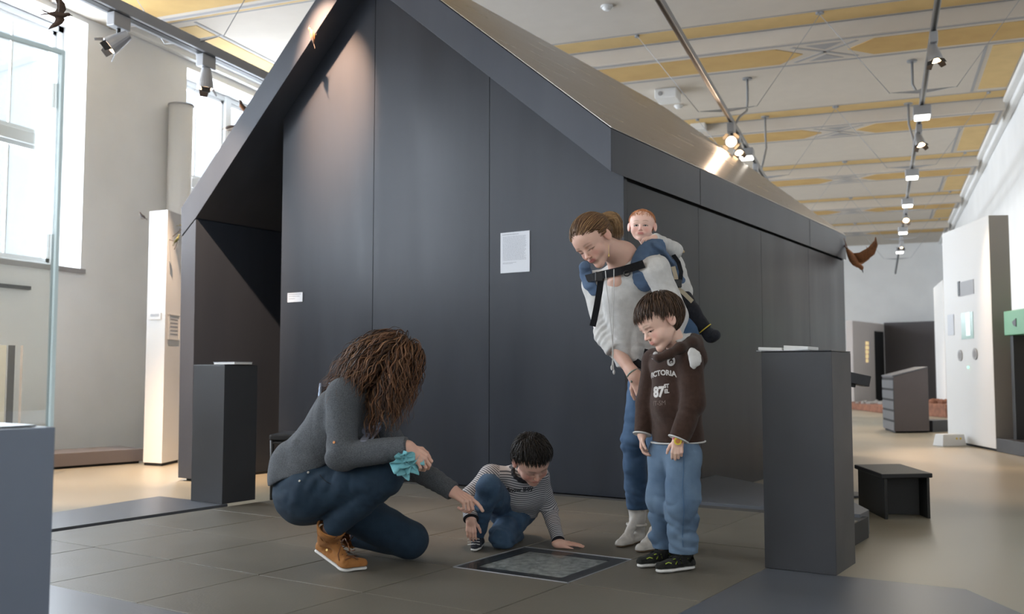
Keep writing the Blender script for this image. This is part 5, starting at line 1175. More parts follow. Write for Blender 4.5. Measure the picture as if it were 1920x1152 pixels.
    hugs = [(c0, r0_*1.06, ax0), (J(700, 765, 4.14), np.array([0.115, 0.12, 0.085]), np.eye(3)), (J(655, 745, 4.14), np.array([0.085, 0.17, 0.065]), np.eye(3)), (J(730, 745, 4.13), np.array([0.045, 0.055, 0.075]), np.eye(3))]
    keep = lambda L: (L[2] > 0.12 and L[1] < 0.22) or (L[1] < -0.02 and L[2] > -0.25)
    R_, N_ = scalp_roots(Fh, 900, keep, rng, wide); top = Fh(0, -0.02, 0.50)
    cols = [(0.050, 0.024, 0.013), (0.095, 0.042, 0.020), (0.125, 0.055, 0.026), (0.20, 0.105, 0.055), (0.032, 0.017, 0.011), (0.050, 0.026, 0.016), (0.14, 0.062, 0.028)]
    tgt = []
    for q in R_:
        L = Fh.local(q); a = rng.rand()
        tgt.append(L)
    def flow(q, t, i):
        L = tgt[i]; away = unit(q-top); away = away-Fh.f*max(0, away@Fh.f)*(0.85 if L[1] > -0.05 else 0); down = cv(0, -1, 0)
        side = -0.95 if L[1] < -0.16 else (-0.22 if L[1] > 0.12 else -0.16)
        return away*(1-t)*1.0+down*(0.5+1.1*t)+cv(side*(1.1-t*0.6), 0, 0)+0.10*rng.randn(3)
    steps = [int(14+8*rng.rand()) if tgt[i][1] < -0.16 else int(19+10*rng.rand()) for i in range(len(R_))]
    V, Fc, C = strands(R_, N_, flow, steps, 0.0115, 0.0040, cols, wav=0.009, wf=9, hug=ell_hug(hugs), lift=0.012, rng=rng, seg=5)
    R2, N2 = scalp_roots(Fh, 1000, keep, rng, wide); tgt[:] = [Fh.local(q) for q in R2]
    V2, F2, C2 = strands(R2, N2, flow, [int(13+15*rng.rand()) for _ in R2], 0.0115, 0.0019, cols, wav=0.009, wf=10, hug=ell_hug(hugs), lift=0.024, rng=rng, seg=4)
    cap = S(0.03); cap.ell(c0, r0_*1.08, ax0); cap.ell(J(700, 750, 4.14), (0.075, 0.10, 0.075)); cap.ell(J(727, 745, 4.13), (0.040, 0.06, 0.07)); cap.ell(J(668, 718, 4.14), (0.055, 0.09, 0.045))
    cap.tube(Fh(0, 0.33, -0.02), Fh(0, 0.60, -0.4), 0.05, 0.12, k=0.02, op='s'); cap.post.append(folds(0.004, 26, axis=((0, 0, 1), 0.25), seed=4))
    vc, fc = nets(cap, 0.004); make_hair('hair', [(vc, fc, tint_of((0.050, 0.026, 0.015), 0.3, 50)(vc)), (V, Fc, C), (V2, F2, C2)], p)
    # turquoise cloth in her right hand
    c = J(759, 866, 3.865); t_ = thing('cloth', tuple(c), "crumpled turquoise cloth in the kneeling woman's hand, on her knee", 'cloth')
    rngc = np.random.RandomState(2); b = MB(); ex, ey, ez = unit(cv(1, 0.25, -0.2)), unit(cv(-0.2, 0.9, 0.45)), unit(cv(0.15, -0.3, 1)); ez = np.cross(ex, ey)*np.sign(np.cross(ex, ey)@cv(0, 0, 1))
    for (ox, oy, R0, n5, ph, tl) in ((-0.012, 0.002, 0.046, 5, 0.3, 0.2), (0.022, -0.012, 0.042, 6, 1.7, -0.3), (0.008, 0.022, 0.036, 4, 2.6, 0.5), (-0.004, -0.036, 0.036, 4, 0.9, -0.7)):
        nr_, nt_ = 9, 56; vs, fs = [], []
        for i in range(nr_+1):
            r_ = R0*i/nr_
            for k in range(nt_):
                th = 2*math.pi*k/nt_; rr_ = r_*(1+0.22*math.sin(2*th+ph)+0.10*math.sin(5*th)); hgt = 0.020*(r_/R0)**1.3*math.sin(n5*th+ph+14*r_)+0.010*math.sin(3*th-ph+60*r_)*(r_/R0)-0.010*(r_/R0)**2+0.014
                vs.append(c+ex*(ox+rr_*math.cos(th))+ey*(oy+rr_*0.8*math.sin(th)+tl*hgt)+ez*hgt)
        for i in range(nr_):
            for k in range(nt_): fs.append((i*nt_+k, i*nt_+(k+1) % nt_, (i+1)*nt_+(k+1) % nt_, (i+1)*nt_+k))
        b.add(vs, fs)
    o = b.obj('folded_fabric', 'turq', t_, smooth=True); md = o.modifiers.new('thickness', 'SOLIDIFY'); md.thickness = 0.0012
    return p
# ================================================================== 2 the crouching boy
SK2 = (0.68, 0.42, 0.33)
def crouching_boy():
    p = person('person', P(920, 1030, 0), 'crouching small boy with black hair, striped shirt and blue jeans, one hand on the floor')
    pel, chest, neck = J(958, 952, 4.84), J(972, 918, 4.70), J(985, 884, 4.62)
    sR, eR, wR = J(920, 893, 4.64), J(882, 930, 4.58), J(883, 974, 4.47); sL, eL, wL = J(1010, 895, 4.68), J(1030, 955, 4.74), P(1047, 1016, 0.032)
    hR, kR, aR = J(945, 955, 4.76), J(917, 914, 4.48), J(893, 1003, 4.55); hL, kL, aL = J(978, 955, 4.80), J(942, 1006, 4.57), J(968, 1008, 4.84)
    Fh = Frame(J(998, 866, 4.50), cv(0.30, -0.70, 0.66), cv(0.12, 0.68, 0.72), 0.222)
    hs = head_shape(Fh, child=1, lids=1.0, neck=neck, nr=0.17); b1 = piece(hs, 0.003, 0)
    a = S(0.012); hand_shape(a, wR, cv(0.02, -1, 0.12), cv(-0.1, 0.15, 1), 0.118, -1, curl=((16, 28, 24),)*4, tc=30, spread=1); a.tube(wR, eR, 0.021, 0.028, k=0.02); a.cut(eR+unit(wR-eR)*0.08, -unit(wR-eR)); b2 = piece(a, 0.002, 0)
    a = S(0.012); wl = P(1048, 1020, 0.022); hand_shape(a, wl, cv(0.95, -0.05, -0.2), cv(0.05, 1, 0.1), 0.125, 1, curl=((5, 6, 4),)*4, tc=5, spread=9); a.tube(wl, eL, 0.022, 0.028, k=0.03); a.cut(eL+unit(wL-eL)*0.08, -unit(wL-eL)); a.cut(P(1060, 1025, 0.003), (0, 0, -1), 0.002); b3 = piece(a, 0.002, 0)
    t = S(0.03); t.chain([pel, chest, neck], [0.085, 0.085, 0.035]); t.chain([sR, eR, wR], [0.03, 0.026, 0.018]); t.chain([sL, eL, wL], [0.03, 0.026, 0.018]); t.chain([hR, kR, aR], [0.05, 0.038, 0.026]); t.chain([hL, kL, aL], [0.05, 0.038, 0.026]); b4 = piece(t, 0.008, 0)
    trunk(p, [b1, b2, b3, b4], multi_tint([(Fh.c, 0.155, skin_tint(Fh, SK2, 0.75, brow=(0.05, 0.03, 0.02), lids=1.0)), (wR, 9, hand_tint(SK2))]))
    bd_ = S(0.035); bd_.chain([J(975, 948, 4.82), chest, J(983, 892, 4.65)], [0.095, 0.105, 0.065]); bd_.tube(sR, sL, 0.052, 0.050); bd_.tube(J(990, 960, 4.76), J(1005, 925, 4.70), 0.05, 0.055); bd_.cut(J(1000, 975, 4.7), cv(0.1, -1, 0), 0.006); bd_.tube(neck, Fh(0, -0.1, 0), 0.036, 0.045, k=0.006, op='s')
    ar = S(0.02); ar.chain([sR, eR, wR+unit(wR-eR)*0.02], [0.052, 0.044, 0.034]); ar.cut(wR, wR-eR, 0.002); wc = wL-unit(wL-eL)*0.004
    al = S(0.02); al.chain([sL, eL, wL+unit(wL-eL)*0.02], [0.048, 0.040, 0.029]); al.cut(wc, wL-eL, 0.002); s = S(0.03); s.sub(bd_); s.sub(ar, 0.025); s.sub(al, 0.025)
    s.post += [folds(0.0018, 20, seed=3, zone=[(eR, 0.06, 0.003), (eL, 0.07, 0.003), (J(985, 945, 4.7), 0.07, 0.004)]), rings_fold(J(1040, 985, 4.68), wL-eL, 0.0025, 0.022, 0.05, 3)]
    sh = cloth('striped_shirt', s, 0.0042, 'stripes', p, 1, attrs={'along': along_fn([(sR, eR, 0.045, 0), (eR, wR, 0.035, 0.004), (sL, eL, 0.045, 0), (eL, wL, 0.03, 0.004), (J(975, 960, 4.7), J(985, 885, 4.62), 0.11, 0.5)])})
    c = S(0.008); cr = [neck+cv(math.cos(k)*0.047, math.sin(k)*0.020-0.004, math.sin(k)*0.0+0.030*math.cos(k*0.5)) for k in np.linspace(math.pi, 2*math.pi, 9)]
    nn = unit(cv(0.15, 0.7, 0.5)); a1 = unit(np.cross(nn, hf)); b1_ = np.cross(nn, a1); cen = J(984, 888, 4.61); ring = [cen+(a1*math.cos(k)+b1_*math.sin(k))*0.058 for k in np.linspace(0, 2*math.pi, 17)]; c.chain(ring, [0.0085]*17); cloth('collar', c, 0.0025, 'collar', sh, 2)
    for su, a, b_ in ((ar, wR, eR), (al, wc, eL)): cloth('cuff_band', band(su, a, a-b_, -0.004, 0.004, 0.0016), 0.0025, 'collar', sh, 0)
    text_on(sh, 'Snow Boy', 0.032, J(975, 922, 4.55), cv(0.97, 0.05, 0.2), cv(0.0, 0.85, 0.5), -FW, 'print_dark', p, bold=0.0012)
    j = S(0.03); j.tube(pel, hR, 0.10, 0.085); j.tube(pel, hL, 0.10, 0.085); q1 = S(0.02); q1.tube(kR, aR, 0.061, 0.043); q1.cut(aR, aR-kR, 0.003); q2 = S(0.02); q2.tube(kL, aL, 0.062, 0.045); q2.cut(aL, aL-kL, 0.003)
    j.tube(hR, kR, 0.080, 0.062); j.tube(hL, kL, 0.080, 0.066, k=0.012); j.sub(q1, 0.012); j.sub(q2, 0.015)
    j.post += [folds(0.0040, 20, seed=7, zone=[(J(915, 960, 4.5), 0.08, 0.004), (kL, 0.06, 0.004), (kR, 0.05, 0.002)]), rings_fold(J(905, 960, 4.5), kR-aR, 0.003, 0.030, 0.06, 4), rings_fold(J(955, 965, 4.65), kL-hL, 0.003, 0.035, 0.07, 8)]
    j.cut(P(940, 1028, 0.002), (0, 0, -1), 0.006)
    jn = cloth('jeans', j, 0.0042, 'midjeans', p, 1)
    g = P(888, 1036, 0); s1 = shoe(p, 'shoe', g-cv(-0.03, 0, 0.17), g, (0, 0, 1), 0.18, ('greyshoe', 'sole'), w=0.036, collar=aR+cv(0, 0, 0), collar_r=0.034, sole_t=0.018)
    sf = surf([s1]); b = MB()
    for i in range(3): q1, q2 = sf(877, 1012+i*5, 0.002), sf(899, 1012+i*5, 0.002); b.tube([q1[0], sf(888, 1012+i*5, 0.005)[0], q2[0]], 0.002, 6)
    b.obj('laces', 'sole', s1)
    g2 = P(930, 1020, 0)+hf*0.25; shoe(p, 'shoe', g2+cv(0.06, 0.09, -0.08), g2, cv(0.6, 0.6, 0), 0.18, ('greyshoe', 'sole'), w=0.032, collar=aL, collar_r=0.034, sole_t=0.016)
    short_hair(Fh, p, 2000, 6, [(0.010, 0.008, 0.007), (0.014, 0.011, 0.009), (0.020, 0.015, 0.012)], 0.010, hl=0.36, side=0.0, nape=-0.22, seed=5, wide=1.04, r0=0.0016, drop=0.25)
    return p
# ================================================================== 3 the standing woman
SK3 = (0.64, 0.40, 0.31)
def standing_woman():
    p = person('person', P(1205, 1015, 0), 'standing woman bending forward in a white blouse and jeans, carrying a baby on her back')
    Fh = Frame(J(1112, 453, 4.42), cv(-0.50, -0.62, 0.60), cv(-0.62, 0.72, 0.25), 0.236)
    neck = J(1168, 480, 4.56); chest = J(1180, 545, 4.62); waist = J(1215, 618, 4.72); pel = J(1245, 668, 4.76)
    sR, eR, wR = J(1117, 533, 4.72), J(1137, 628, 4.64), J(1190, 705, 4.50); sL, eL, wL = J(1230, 506, 4.44), J(1268, 594, 4.44), J(1245, 690, 4.38)
    hR, kR, aR = J(1214, 700, 4.74), J(1189, 825, 4.64), J(1194, 955, 4.76); hL, kL, aL = J(1258, 690, 4.64), J(1238, 825, 4.52), J(1238, 955, 4.62)
    hs = head_shape(Fh, lids=0.93, neck=neck, nr=0.235); hs.tube(neck, J(1160, 530, 4.54), 0.058, 0.055, k=0.05); b1 = piece(hs, 0.003, 0)
    a = S(0.012); hand_shape(a, wR, cv(0.42, -0.85, 0.15), cv(-0.5, 0.1, 0.85), 0.172, 1, curl=((14, 22, 14), (18, 24, 16), (22, 26, 18), (26, 28, 20)), tc=15, spread=5); a.tube(wR, eR, 0.026, 0.042, k=0.03); b2 = piece(a, 0.0027, 0)
    a = S(0.012); hand_shape(a, wL, cv(-0.1, -0.9, 0.2), cv(0.6, 0.1, 0.8), 0.172, -1); a.tube(wL, eL, 0.026, 0.04, k=0.03); b3 = piece(a, 0.004, 0)
    t = S(0.04); t.chain([pel, waist, chest, neck], [0.12, 0.10, 0.11, 0.045]); t.chain([hR, kR, aR], [0.075, 0.05, 0.035]); t.chain([hL, kL, aL], [0.075, 0.05, 0.035]); t.tube(sR, eR, 0.042, 0.034); t.tube(sL, eL, 0.042, 0.034); b4 = piece(t, 0.009, 0)
    trunk(p, [b1, b2, b3, b4], multi_tint([(Fh.c, 0.175, skin_tint(Fh, SK3, 0.5, brow=(0.16, 0.085, 0.05), lip=(0.42, 0.11, 0.11), lids=0.93)), (wR, 9, hand_tint(SK3))]))
    # blouse
    bd_ = S(0.05); bd_.chain([J(1188, 522, 4.60), J(1188, 580, 4.66), J(1210, 640, 4.70)], [0.130, 0.135, 0.135]); bd_.tube(sR, sL, 0.066, 0.070, k=0.05); bd_.tube(J(1163, 560, 4.56), J(1176, 655, 4.62), 0.085, 0.085); bd_.tube(J(1198, 650, 4.68), J(1196, 695, 4.68), 0.115, 0.105); bd_.tube(J(1228, 560, 4.78), J(1252, 605, 4.80), 0.09, 0.085)
    bd_.cut(J(1195, 698, 4.68), cv(-0.22, -1, 0), 0.006); bd_.tube(neck+cv(0.008, 0.0, 0), J(1140, 462, 4.46), 0.0585, 0.080, k=0.006, op='s'); bd_.tube(J(1152, 500, 4.44), J(1157, 543, 4.42), 0.010, 0.003, k=0.004, op='s')
    ar = S(0.03); ar.chain([sR, eR, eR+(wR-eR)*0.48], [0.068, 0.058, 0.058]); ar.cut(eR+(wR-eR)*0.38, wR-eR, 0.004); al = S(0.03); al.chain([sL, eL, eL+(wL-eL)*0.45], [0.066, 0.052, 0.050]); al.cut(eL+(wL-eL)*0.40, wL-eL, 0.004)
    s = S(0.04); s.sub(bd_); s.sub(ar, 0.02); s.sub(al, 0.015)
    s.post += [folds(0.004, 13, axis=((0, 0, 1), 0.45), seed=6, zone=[(eR, 0.08, 0.004), (J(1190, 640, 4.6), 0.12, 0.006), (J(1160, 600, 4.5), 0.1, 0.004)]), rings_fold(J(1133, 620, 4.6), wR-eR, 0.003, 0.032, 0.08, 3), rings_fold(J(1243, 545, 4.42), eL-sL, 0.0015, 0.04, 0.06, 3), rings_fold(J(1195, 655, 4.6), (0, 0, 1), 0.003, 0.04, 0.08, 5)]
    bl = cloth('blouse', s, 0.0052, 'whitecloth', p, 1)
    # jeans
    j = S(0.035); j.chain([J(1262, 632, 4.78), pel], [0.135, 0.145]); j.chain([hR, kR, aR], [0.092, 0.062, 0.056], k=0.03); j.chain([hL, kL, aL], [0.092, 0.062, 0.052], k=0.03)
    j.post += [folds(0.003, 15, axis=((0.3, 0, 1), 1.9), seed=4, zone=[(kR, 0.09, 0.006), (aR, 0.12, 0.007), (hR, 0.1, 0.004)]), rings_fold(J(1189, 800, 4.6), (0, 0, 1), 0.0022, 0.05, 0.09, 3), rings_fold(aR+zf*0.05, (0, 0, 1), 0.003, 0.03, 0.06, 5)]
    j.cut(aR+zf*0.0, cv(0, -1, 0), 0.003); j.cut(J(1290, 595, 4.78), cv(0.35, 0.92, 0), 0.01)
    cloth('jeans', j, 0.0052, 'jeans', p, 1)
    for ax_, hx, tx, lb in ((aR, (1208, 1000), (1146, 1019), None), (aL, (1250, 1008), (1172, 1027), None)):
        hp_, tp_ = P(*hx, 0), P(*tx, 0); d = unit(tp_-hp_); hp_ = np.array([ax_[0], ax_[1], 0])-d*0.055; tp_ = hp_+d*0.255
        bt = shoe(p, 'boot', hp_, tp_, (0, 0, 1), 0.25, ('boot', 'bootsole'), w=0.038, collar=np.array([ax_[0], ax_[1], ax_[2]+0.03]), collar_r=0.049, sole_t=0.010)
        sfb = surf([bt]); c = np.array([ax_[0], ax_[1], 0.085]); b = MB(); ring = []
        for k in range(25):
            an = 2*math.pi*k/24; ring.append(c+unit(np.array([math.cos(an), math.sin(an), 0]))*0.049+d*(0.004+0.008*math.cos(an)))
        bb = S(0.003); bb.chain(ring, [0.0065]*25, flat=((0, 0, 1), 1.0)); cloth('ankle_strap', bb, 0.003, 'boot', bt, 0)
    # hair: tight to the head, gathered at the back
    rng = np.random.RandomState(21); wide = 1.0; c0, r0_, ax0 = scalp(Fh, wide); tie = J(1134, 411, 4.50)
    keep = lambda L: (L[2] > 0.30-0.35*abs(L[0]) if L[1] > 0.10 else (L[2] > 0.04 if L[1] > -0.12 else L[2] > -0.18))
    R_, N_ = scalp_roots(Fh, 3200, keep, rng, wide); cols = [(0.105, 0.055, 0.028), (0.17, 0.095, 0.045), (0.24, 0.14, 0.065), (0.075, 0.038, 0.020)]
    V, Fc, C = strands(R_, N_, lambda q, t, i: tie-q+0.01*rng.randn(3), [max(4, int(np.linalg.norm(tie-q)/0.011)) for q in R_], 0.011, 0.0012, cols, hug=ell_hug([(c0, r0_*1.05, ax0)]), lift=0.005, rng=rng, pull=0.5, seg=4)
    cap = S(0.02); cap.ell(c0, r0_+0.010, ax0); cap.ell(tie, 0.022, k=0.02); cap.post.append(folds(0.0015, 40, seed=2))
    cap.cut(Fh(0, 0.33, 0.27), Fh.f*0.42-Fh.u*0.9, 0.012); cap.cut(Fh(0, -0.04, 0.04), Fh.f*0.75-Fh.u*0.66, 0.012); cap.cut(Fh(0, -0.2, -0.20), -Fh.u, 0.01)
    cv1, cf1 = nets(cap, 0.0035)
    pony = []; pr = np.random.RandomState(4); base = [tie+0.030*unit(pr.randn(3)) for _ in range(600)]
    mid = J(1150, 413, 4.51)
    def pf(q, t, i): return (mid-tie)*max(0, 1-1.7*t)*1.3+cv(0.10, -1.0, 0)*0.075*t+0.003*pr.randn(3)+cv(0, 0.02, 0)*(t < 0.25)
    Vp, Fp, Cp = strands(base, [unit(b_-tie) for b_ in base], pf, 13, 0.0095, 0.0018, cols[1:3]+[(0.30, 0.185, 0.09)], wav=0.002, wf=6, rng=pr)
    make_hair('hair', [(cv1, cf1, tint_of((0.12, 0.065, 0.032), 0.25, 60)(cv1)), (V, Fc, C), (Vp, Fp, Cp)], p)
    # earring, cords, bracelet
    e0 = J(1141, 459, 4.37); b = MB(); b.tube([e0, e0+cv(0.0, -0.022, 0), e0+cv(0.001, -0.045, 0)], 0.0009, 6); b.ball(e0+cv(0.001, -0.05, 0), (0.004, 0.004, 0.008), nu=8, nv=6); b.obj('earring', 'gold', p)
    sfx = surf([bl])
    for pts in (((1135, 508), (1138, 545), (1143, 590), (1147, 630), (1150, 662), (1147, 690)), ((1151, 505), (1151, 545), (1150, 590), (1149, 630), (1148, 665), (1151, 698))):
        q = [Vector(J(*pts[0], 4.43))]; last = 4.43
        for x, y in pts[1:]:
            h_, nn = sfx(x, y, 0.004); dd = float((np.array(h_)-CAM)@FW); last = min(last+0.004, dd) if dd < 4.7 else last; q.append(Vector(J(x, y, last)))
        b = MB(); b.tube(q, 0.0026, 6); b.ball(q[-1], (0.006, 0.006, 0.012), nu=8, nv=6); b.obj('drawstring', 'whitecloth', p)
    wd = unit(wR-eR); n1_ = unit(np.cross(wd, hf)); n2_ = np.cross(wd, n1_); b = MB(); cb = wR-wd*0.012; b.tube([cb+(n1_*math.cos(k)+n2_*math.sin(k))*0.031 for k in np.linspace(0, 2*math.pi, 25)], 0.0045, 7); b.ball(cb+cv(-0.012, -0.036, 0.02), 0.006, nu=8, nv=6); br = b.obj('bracelet', mat('grey_green_beads', (0.20, 0.24, 0.20), 0.4, var=0.4, scale=150), p, smooth=True)
    # baby carrier: padded straps, chest strap, webbing, panel
    cr = thing('baby_carrier', tuple(J(1250, 520, 4.75)), 'blue and black baby carrier strapped on the bending woman, holding the baby', 'baby carrier')
    st = S(0.016); pl = []
    for (x, y, off) in ((1234, 462, 0.0), (1222, 462, 0.004), (1210, 468, 0.006), (1201, 480, 0.007), (1197, 494, 0.008), (1197, 509, 0.008), (1201, 523, 0.007), (1208, 535, 0.005)):
        q, nn = sfx(x, y, off); pl.append((np.array(q), np.array(nn)))
    for _ in range(3): pl = [pl[0]]+[((pl[i-1][0]+2*pl[i][0]+pl[i+1][0])/4, unit(pl[i-1][1]+2*pl[i][1]+pl[i+1][1])) for i in range(1, len(pl)-1)]+[pl[-1]]
    for (a_, na), (b_, nb) in zip(pl[:-1], pl[1:]): st.tube(a_, b_, 0.038, 0.038, k=0.010, flat=(na+nb, 0.26))
    a_ = pl[0][0]; st.tube(a_, J(1262, 498, 4.66), 0.042, 0.036, k=0.012, flat=(cv(0.5, 0.7, 0.3), 0.4)); st.post.append(folds(0.001, 40, seed=3)); cloth('padded_shoulder_strap', st, 0.0042, 'carrier', cr, 1)
    st = S(0.012); pl = []
    for (x, y, off) in ((1096, 500, 0.006), (1100, 516, 0.010), (1107, 532, 0.010), (1114, 544, 0.006)):
        q, nn = sfx(x, y, off, 4.66); pl.append((np.array(q), np.array(nn)))
    for (a_, na), (b_, nb) in zip(pl[:-1], pl[1:]): st.tube(a_, b_, 0.030, 0.030, k=0.012, flat=(na+nb, 0.30))
    cloth('padded_shoulder_strap', st, 0.0042, 'carrier', cr, 1)
    cs_ = [(1099, 523), (1112, 520), (1128, 516), (1146, 512), (1164, 508), (1182, 503), (1198, 498), (1207, 495)]; pts = []; nn_ = []
    da, db = [float((np.array(sfx(x, y, 0.02, 4.6)[0])-CAM)@FW) for x, y in (cs_[0], cs_[-1])]
    for i, (x, y) in enumerate(cs_): pts.append(J(x, y, da+(db-da)*i/7-0.016-0.045*math.sin(math.pi*i/7))); nn_.append(-FW+0.2*RT)
    MB().ribbon(pts, nn_, 0.038, 0.004).obj('chest_strap', 'strap', cr)
    b = MB(); q = [J(1127, 522, 4.51), J(1124, 545, 4.50), J(1119, 575, 4.50), J(1114, 600, 4.51), J(1111, 612, 4.51)]; b.ribbon(q, [-FW]*5, 0.030, 0.004); b.obj('loose_webbing', 'strap', cr)
    b = MB(); c_ = J(1175, 513, 4.44); b.tube([c_+cv(math.cos(k)*0.014, math.sin(k)*0.012, 0.004) for k in np.linspace(0, 2*math.pi, 17)], 0.0035, 6); b.obj('buckle_ring', 'black', cr)
    MB().box(J(1123, 519, 4.485), (0.035, 0.012, 0.045), [RT, FW, UP]).obj('buckle', 'black', cr, bevel=0.004)
    g = S(0.02); g.chain([J(1256, 500, 4.86), J(1268, 535, 4.88), J(1272, 560, 4.88)], [0.070, 0.078, 0.065], k=0.03, flat=(cv(0.8, 0.6, 0), 0.75)); g.post.append(folds(0.002, 25, seed=2)); cloth('back_panel', g, 0.005, 'carrier', cr, 1)
    b = MB(); q = [J(1262, 478, 4.62), J(1272, 492, 4.60), J(1277, 510, 4.60), J(1275, 528, 4.60), J(1271, 545, 4.60), J(1275, 575, 4.58), J(1279, 600, 4.58)]; b.ribbon(q, [-FW]*7, 0.020, 0.004); b.obj('side_webbing', 'strap', cr)
    b = MB(); q = [J(1262, 500, 4.585), J(1267, 520, 4.58), J(1270, 540, 4.58), J(1284, 552, 4.60), J(1298, 566, 4.64)]; b.ribbon(q, [-FW]*5, 0.020, 0.005); b.obj('beige_trim', mat('beige_webbing', (0.50, 0.42, 0.30), 0.8), cr)
    MB().box(J(1270, 532, 4.565), (0.042, 0.016, 0.040), [RT, FW, UP]).obj('buckle', 'black', cr, bevel=0.005)
    g = S(0.008); c_ = J(1268, 473, 4.74); g.tube(c_+cv(-0.03, 0.0, 0), c_+cv(0.028, 0.004, 0), 0.022, 0.017, flat=(cv(0.3, 0.9, 0.2), 0.5)); g.post.append(folds(0.003, 50, seed=3)); cloth('head_flap', g, 0.0035, mat('beige_padding', (0.50, 0.38, 0.22), 0.8), cr, 0)
    hb = []; hn = []
    for x, y in ((1172, 664), (1182, 673), (1194, 682), (1206, 690), (1218, 696)):
        q, nn = sfx(x, y, 0.004, 4.55); hb.append(q); hn.append(nn)
    MB().ribbon([J(1176, 668, 4.60), J(1188, 676, 4.56), J(1200, 684, 4.53), J(1212, 690, 4.52), J(1226, 694, 4.52)], [-FW]*5, 0.035, 0.006).obj('hip_belt', 'strap', cr)
    MB().ribbon([J(1213, 655, 4.52), J(1209, 672, 4.51), J(1206, 690, 4.50), J(1205, 705, 4.50)], [-FW]*4, 0.022, 0.004).obj('belt_end', 'strap', cr)
    return p
# ================================================================== baby
SK5 = (0.76, 0.50, 0.41)
def baby():
    p = person('person', J(1260, 530, 4.86), 'red-haired baby in a white top, riding in the carrier on the woman\'s back')
    Fh = Frame(J(1203.5, 425, 4.72), cv(-0.22, -0.03, 0.97), cv(0.02, 1, 0.03), 0.168)
    hs = head_shape(Fh, baby=1, lids=0.35, neck=J(1222, 462, 4.82), nr=0.22, earout=1.3); b1 = piece(hs, 0.0023, 0)
    sL, eL, wL = J(1240, 470, 4.84), J(1263, 470, 4.66), J(1227, 446, 4.52)
    a = S(0.008); hand_shape(a, wL, cv(-0.95, -0.12, 0.15), cv(0, 0.9, 0.4), 0.078, 1, curl=((25, 40, 30),)*4, tc=20, k=0.004); a.tube(wL, eL, 0.015, 0.022, k=0.012); b2 = piece(a, 0.002, 0)
    hip, kn, an = J(1272, 548, 4.86), J(1296, 588, 4.76), J(1323, 620, 4.74)
    t = S(0.02); t.chain([J(1225, 462, 4.82), J(1240, 490, 4.88), hip], [0.03, 0.06, 0.06]); t.tube(sL, eL, 0.022, 0.02); t.chain([hip, kn, an], [0.035, 0.03, 0.02]); b4 = piece(t, 0.007, 0)
    trunk(p, [b1, b2, b4], multi_tint([(Fh.c, 0.115, skin_tint(Fh, SK5, 0.6, brow=(0.42, 0.24, 0.17), lip=(0.50, 0.15, 0.14), browz=0.11, lids=0.35)), (wL, 9, hand_tint(SK5))]))
    eyes(Fh, p, (0.02, 1, -0.05))
    s = S(0.025); s.chain([J(1232, 470, 4.84), J(1250, 500, 4.90), hip], [0.065, 0.085, 0.075]); s.chain([sL, eL], [0.040, 0.040]); s.tube(eL, wL, 0.042, 0.026, k=0.02); s.post += [folds(0.0025, 26, seed=3), rings_fold(J(1240, 462, 4.7), wL-eL, 0.002, 0.018, 0.05, 2)]; s.cut(wL, wL-eL, 0.002); s.tube(J(1222, 462, 4.82), Fh.c, 0.035, 0.05, k=0.004, op='s')
    cloth('white_top', s, 0.004, 'whitecloth', p, 1)
    t = S(0.02); t.chain([hip, kn, an], [0.056, 0.048, 0.037]); t.post += [folds(0.002, 26, seed=5), rings_fold(an, an-kn, 0.002, 0.02, 0.05, 2)]; t.cut(an, an-kn, 0.003); cloth('dark_leggings', t, 0.004, fabric('dark_navy_cotton', (0.014, 0.015, 0.020), (0.024, 0.025, 0.032), 60), p, 1)
    d = unit(an-kn); n1_ = unit(np.cross(d, hf)); n2_ = np.cross(d, n1_); b = MB(); b.tube([an-d*0.008+(n1_*math.cos(k)+n2_*math.sin(k))*0.038 for k in np.linspace(0, 2*math.pi, 25)], 0.003, 6); b.obj('yellow_cuff_line', mat('yellow_piping', (0.55, 0.42, 0.05), 0.7), p)
    s = S(0.012); s.tube(an+d*0.01, an+d*0.035+cv(0.004, 0, 0.01), 0.030, 0.034); s.tube(an+d*0.035, an+d*0.040+cv(0.012, 0.006, 0.045), 0.032, 0.027); cloth('bootee', s, 0.003, 'greyshoe', p, 1)
    short_hair(Fh, p, 700, 3, [(0.46, 0.18, 0.075), (0.55, 0.25, 0.12), (0.40, 0.155, 0.065)], 0.0035, hl=0.335, side=0.08, nape=-0.12, seed=9, wide=1.07, r0=0.0012, lift=0.0002)
    return p
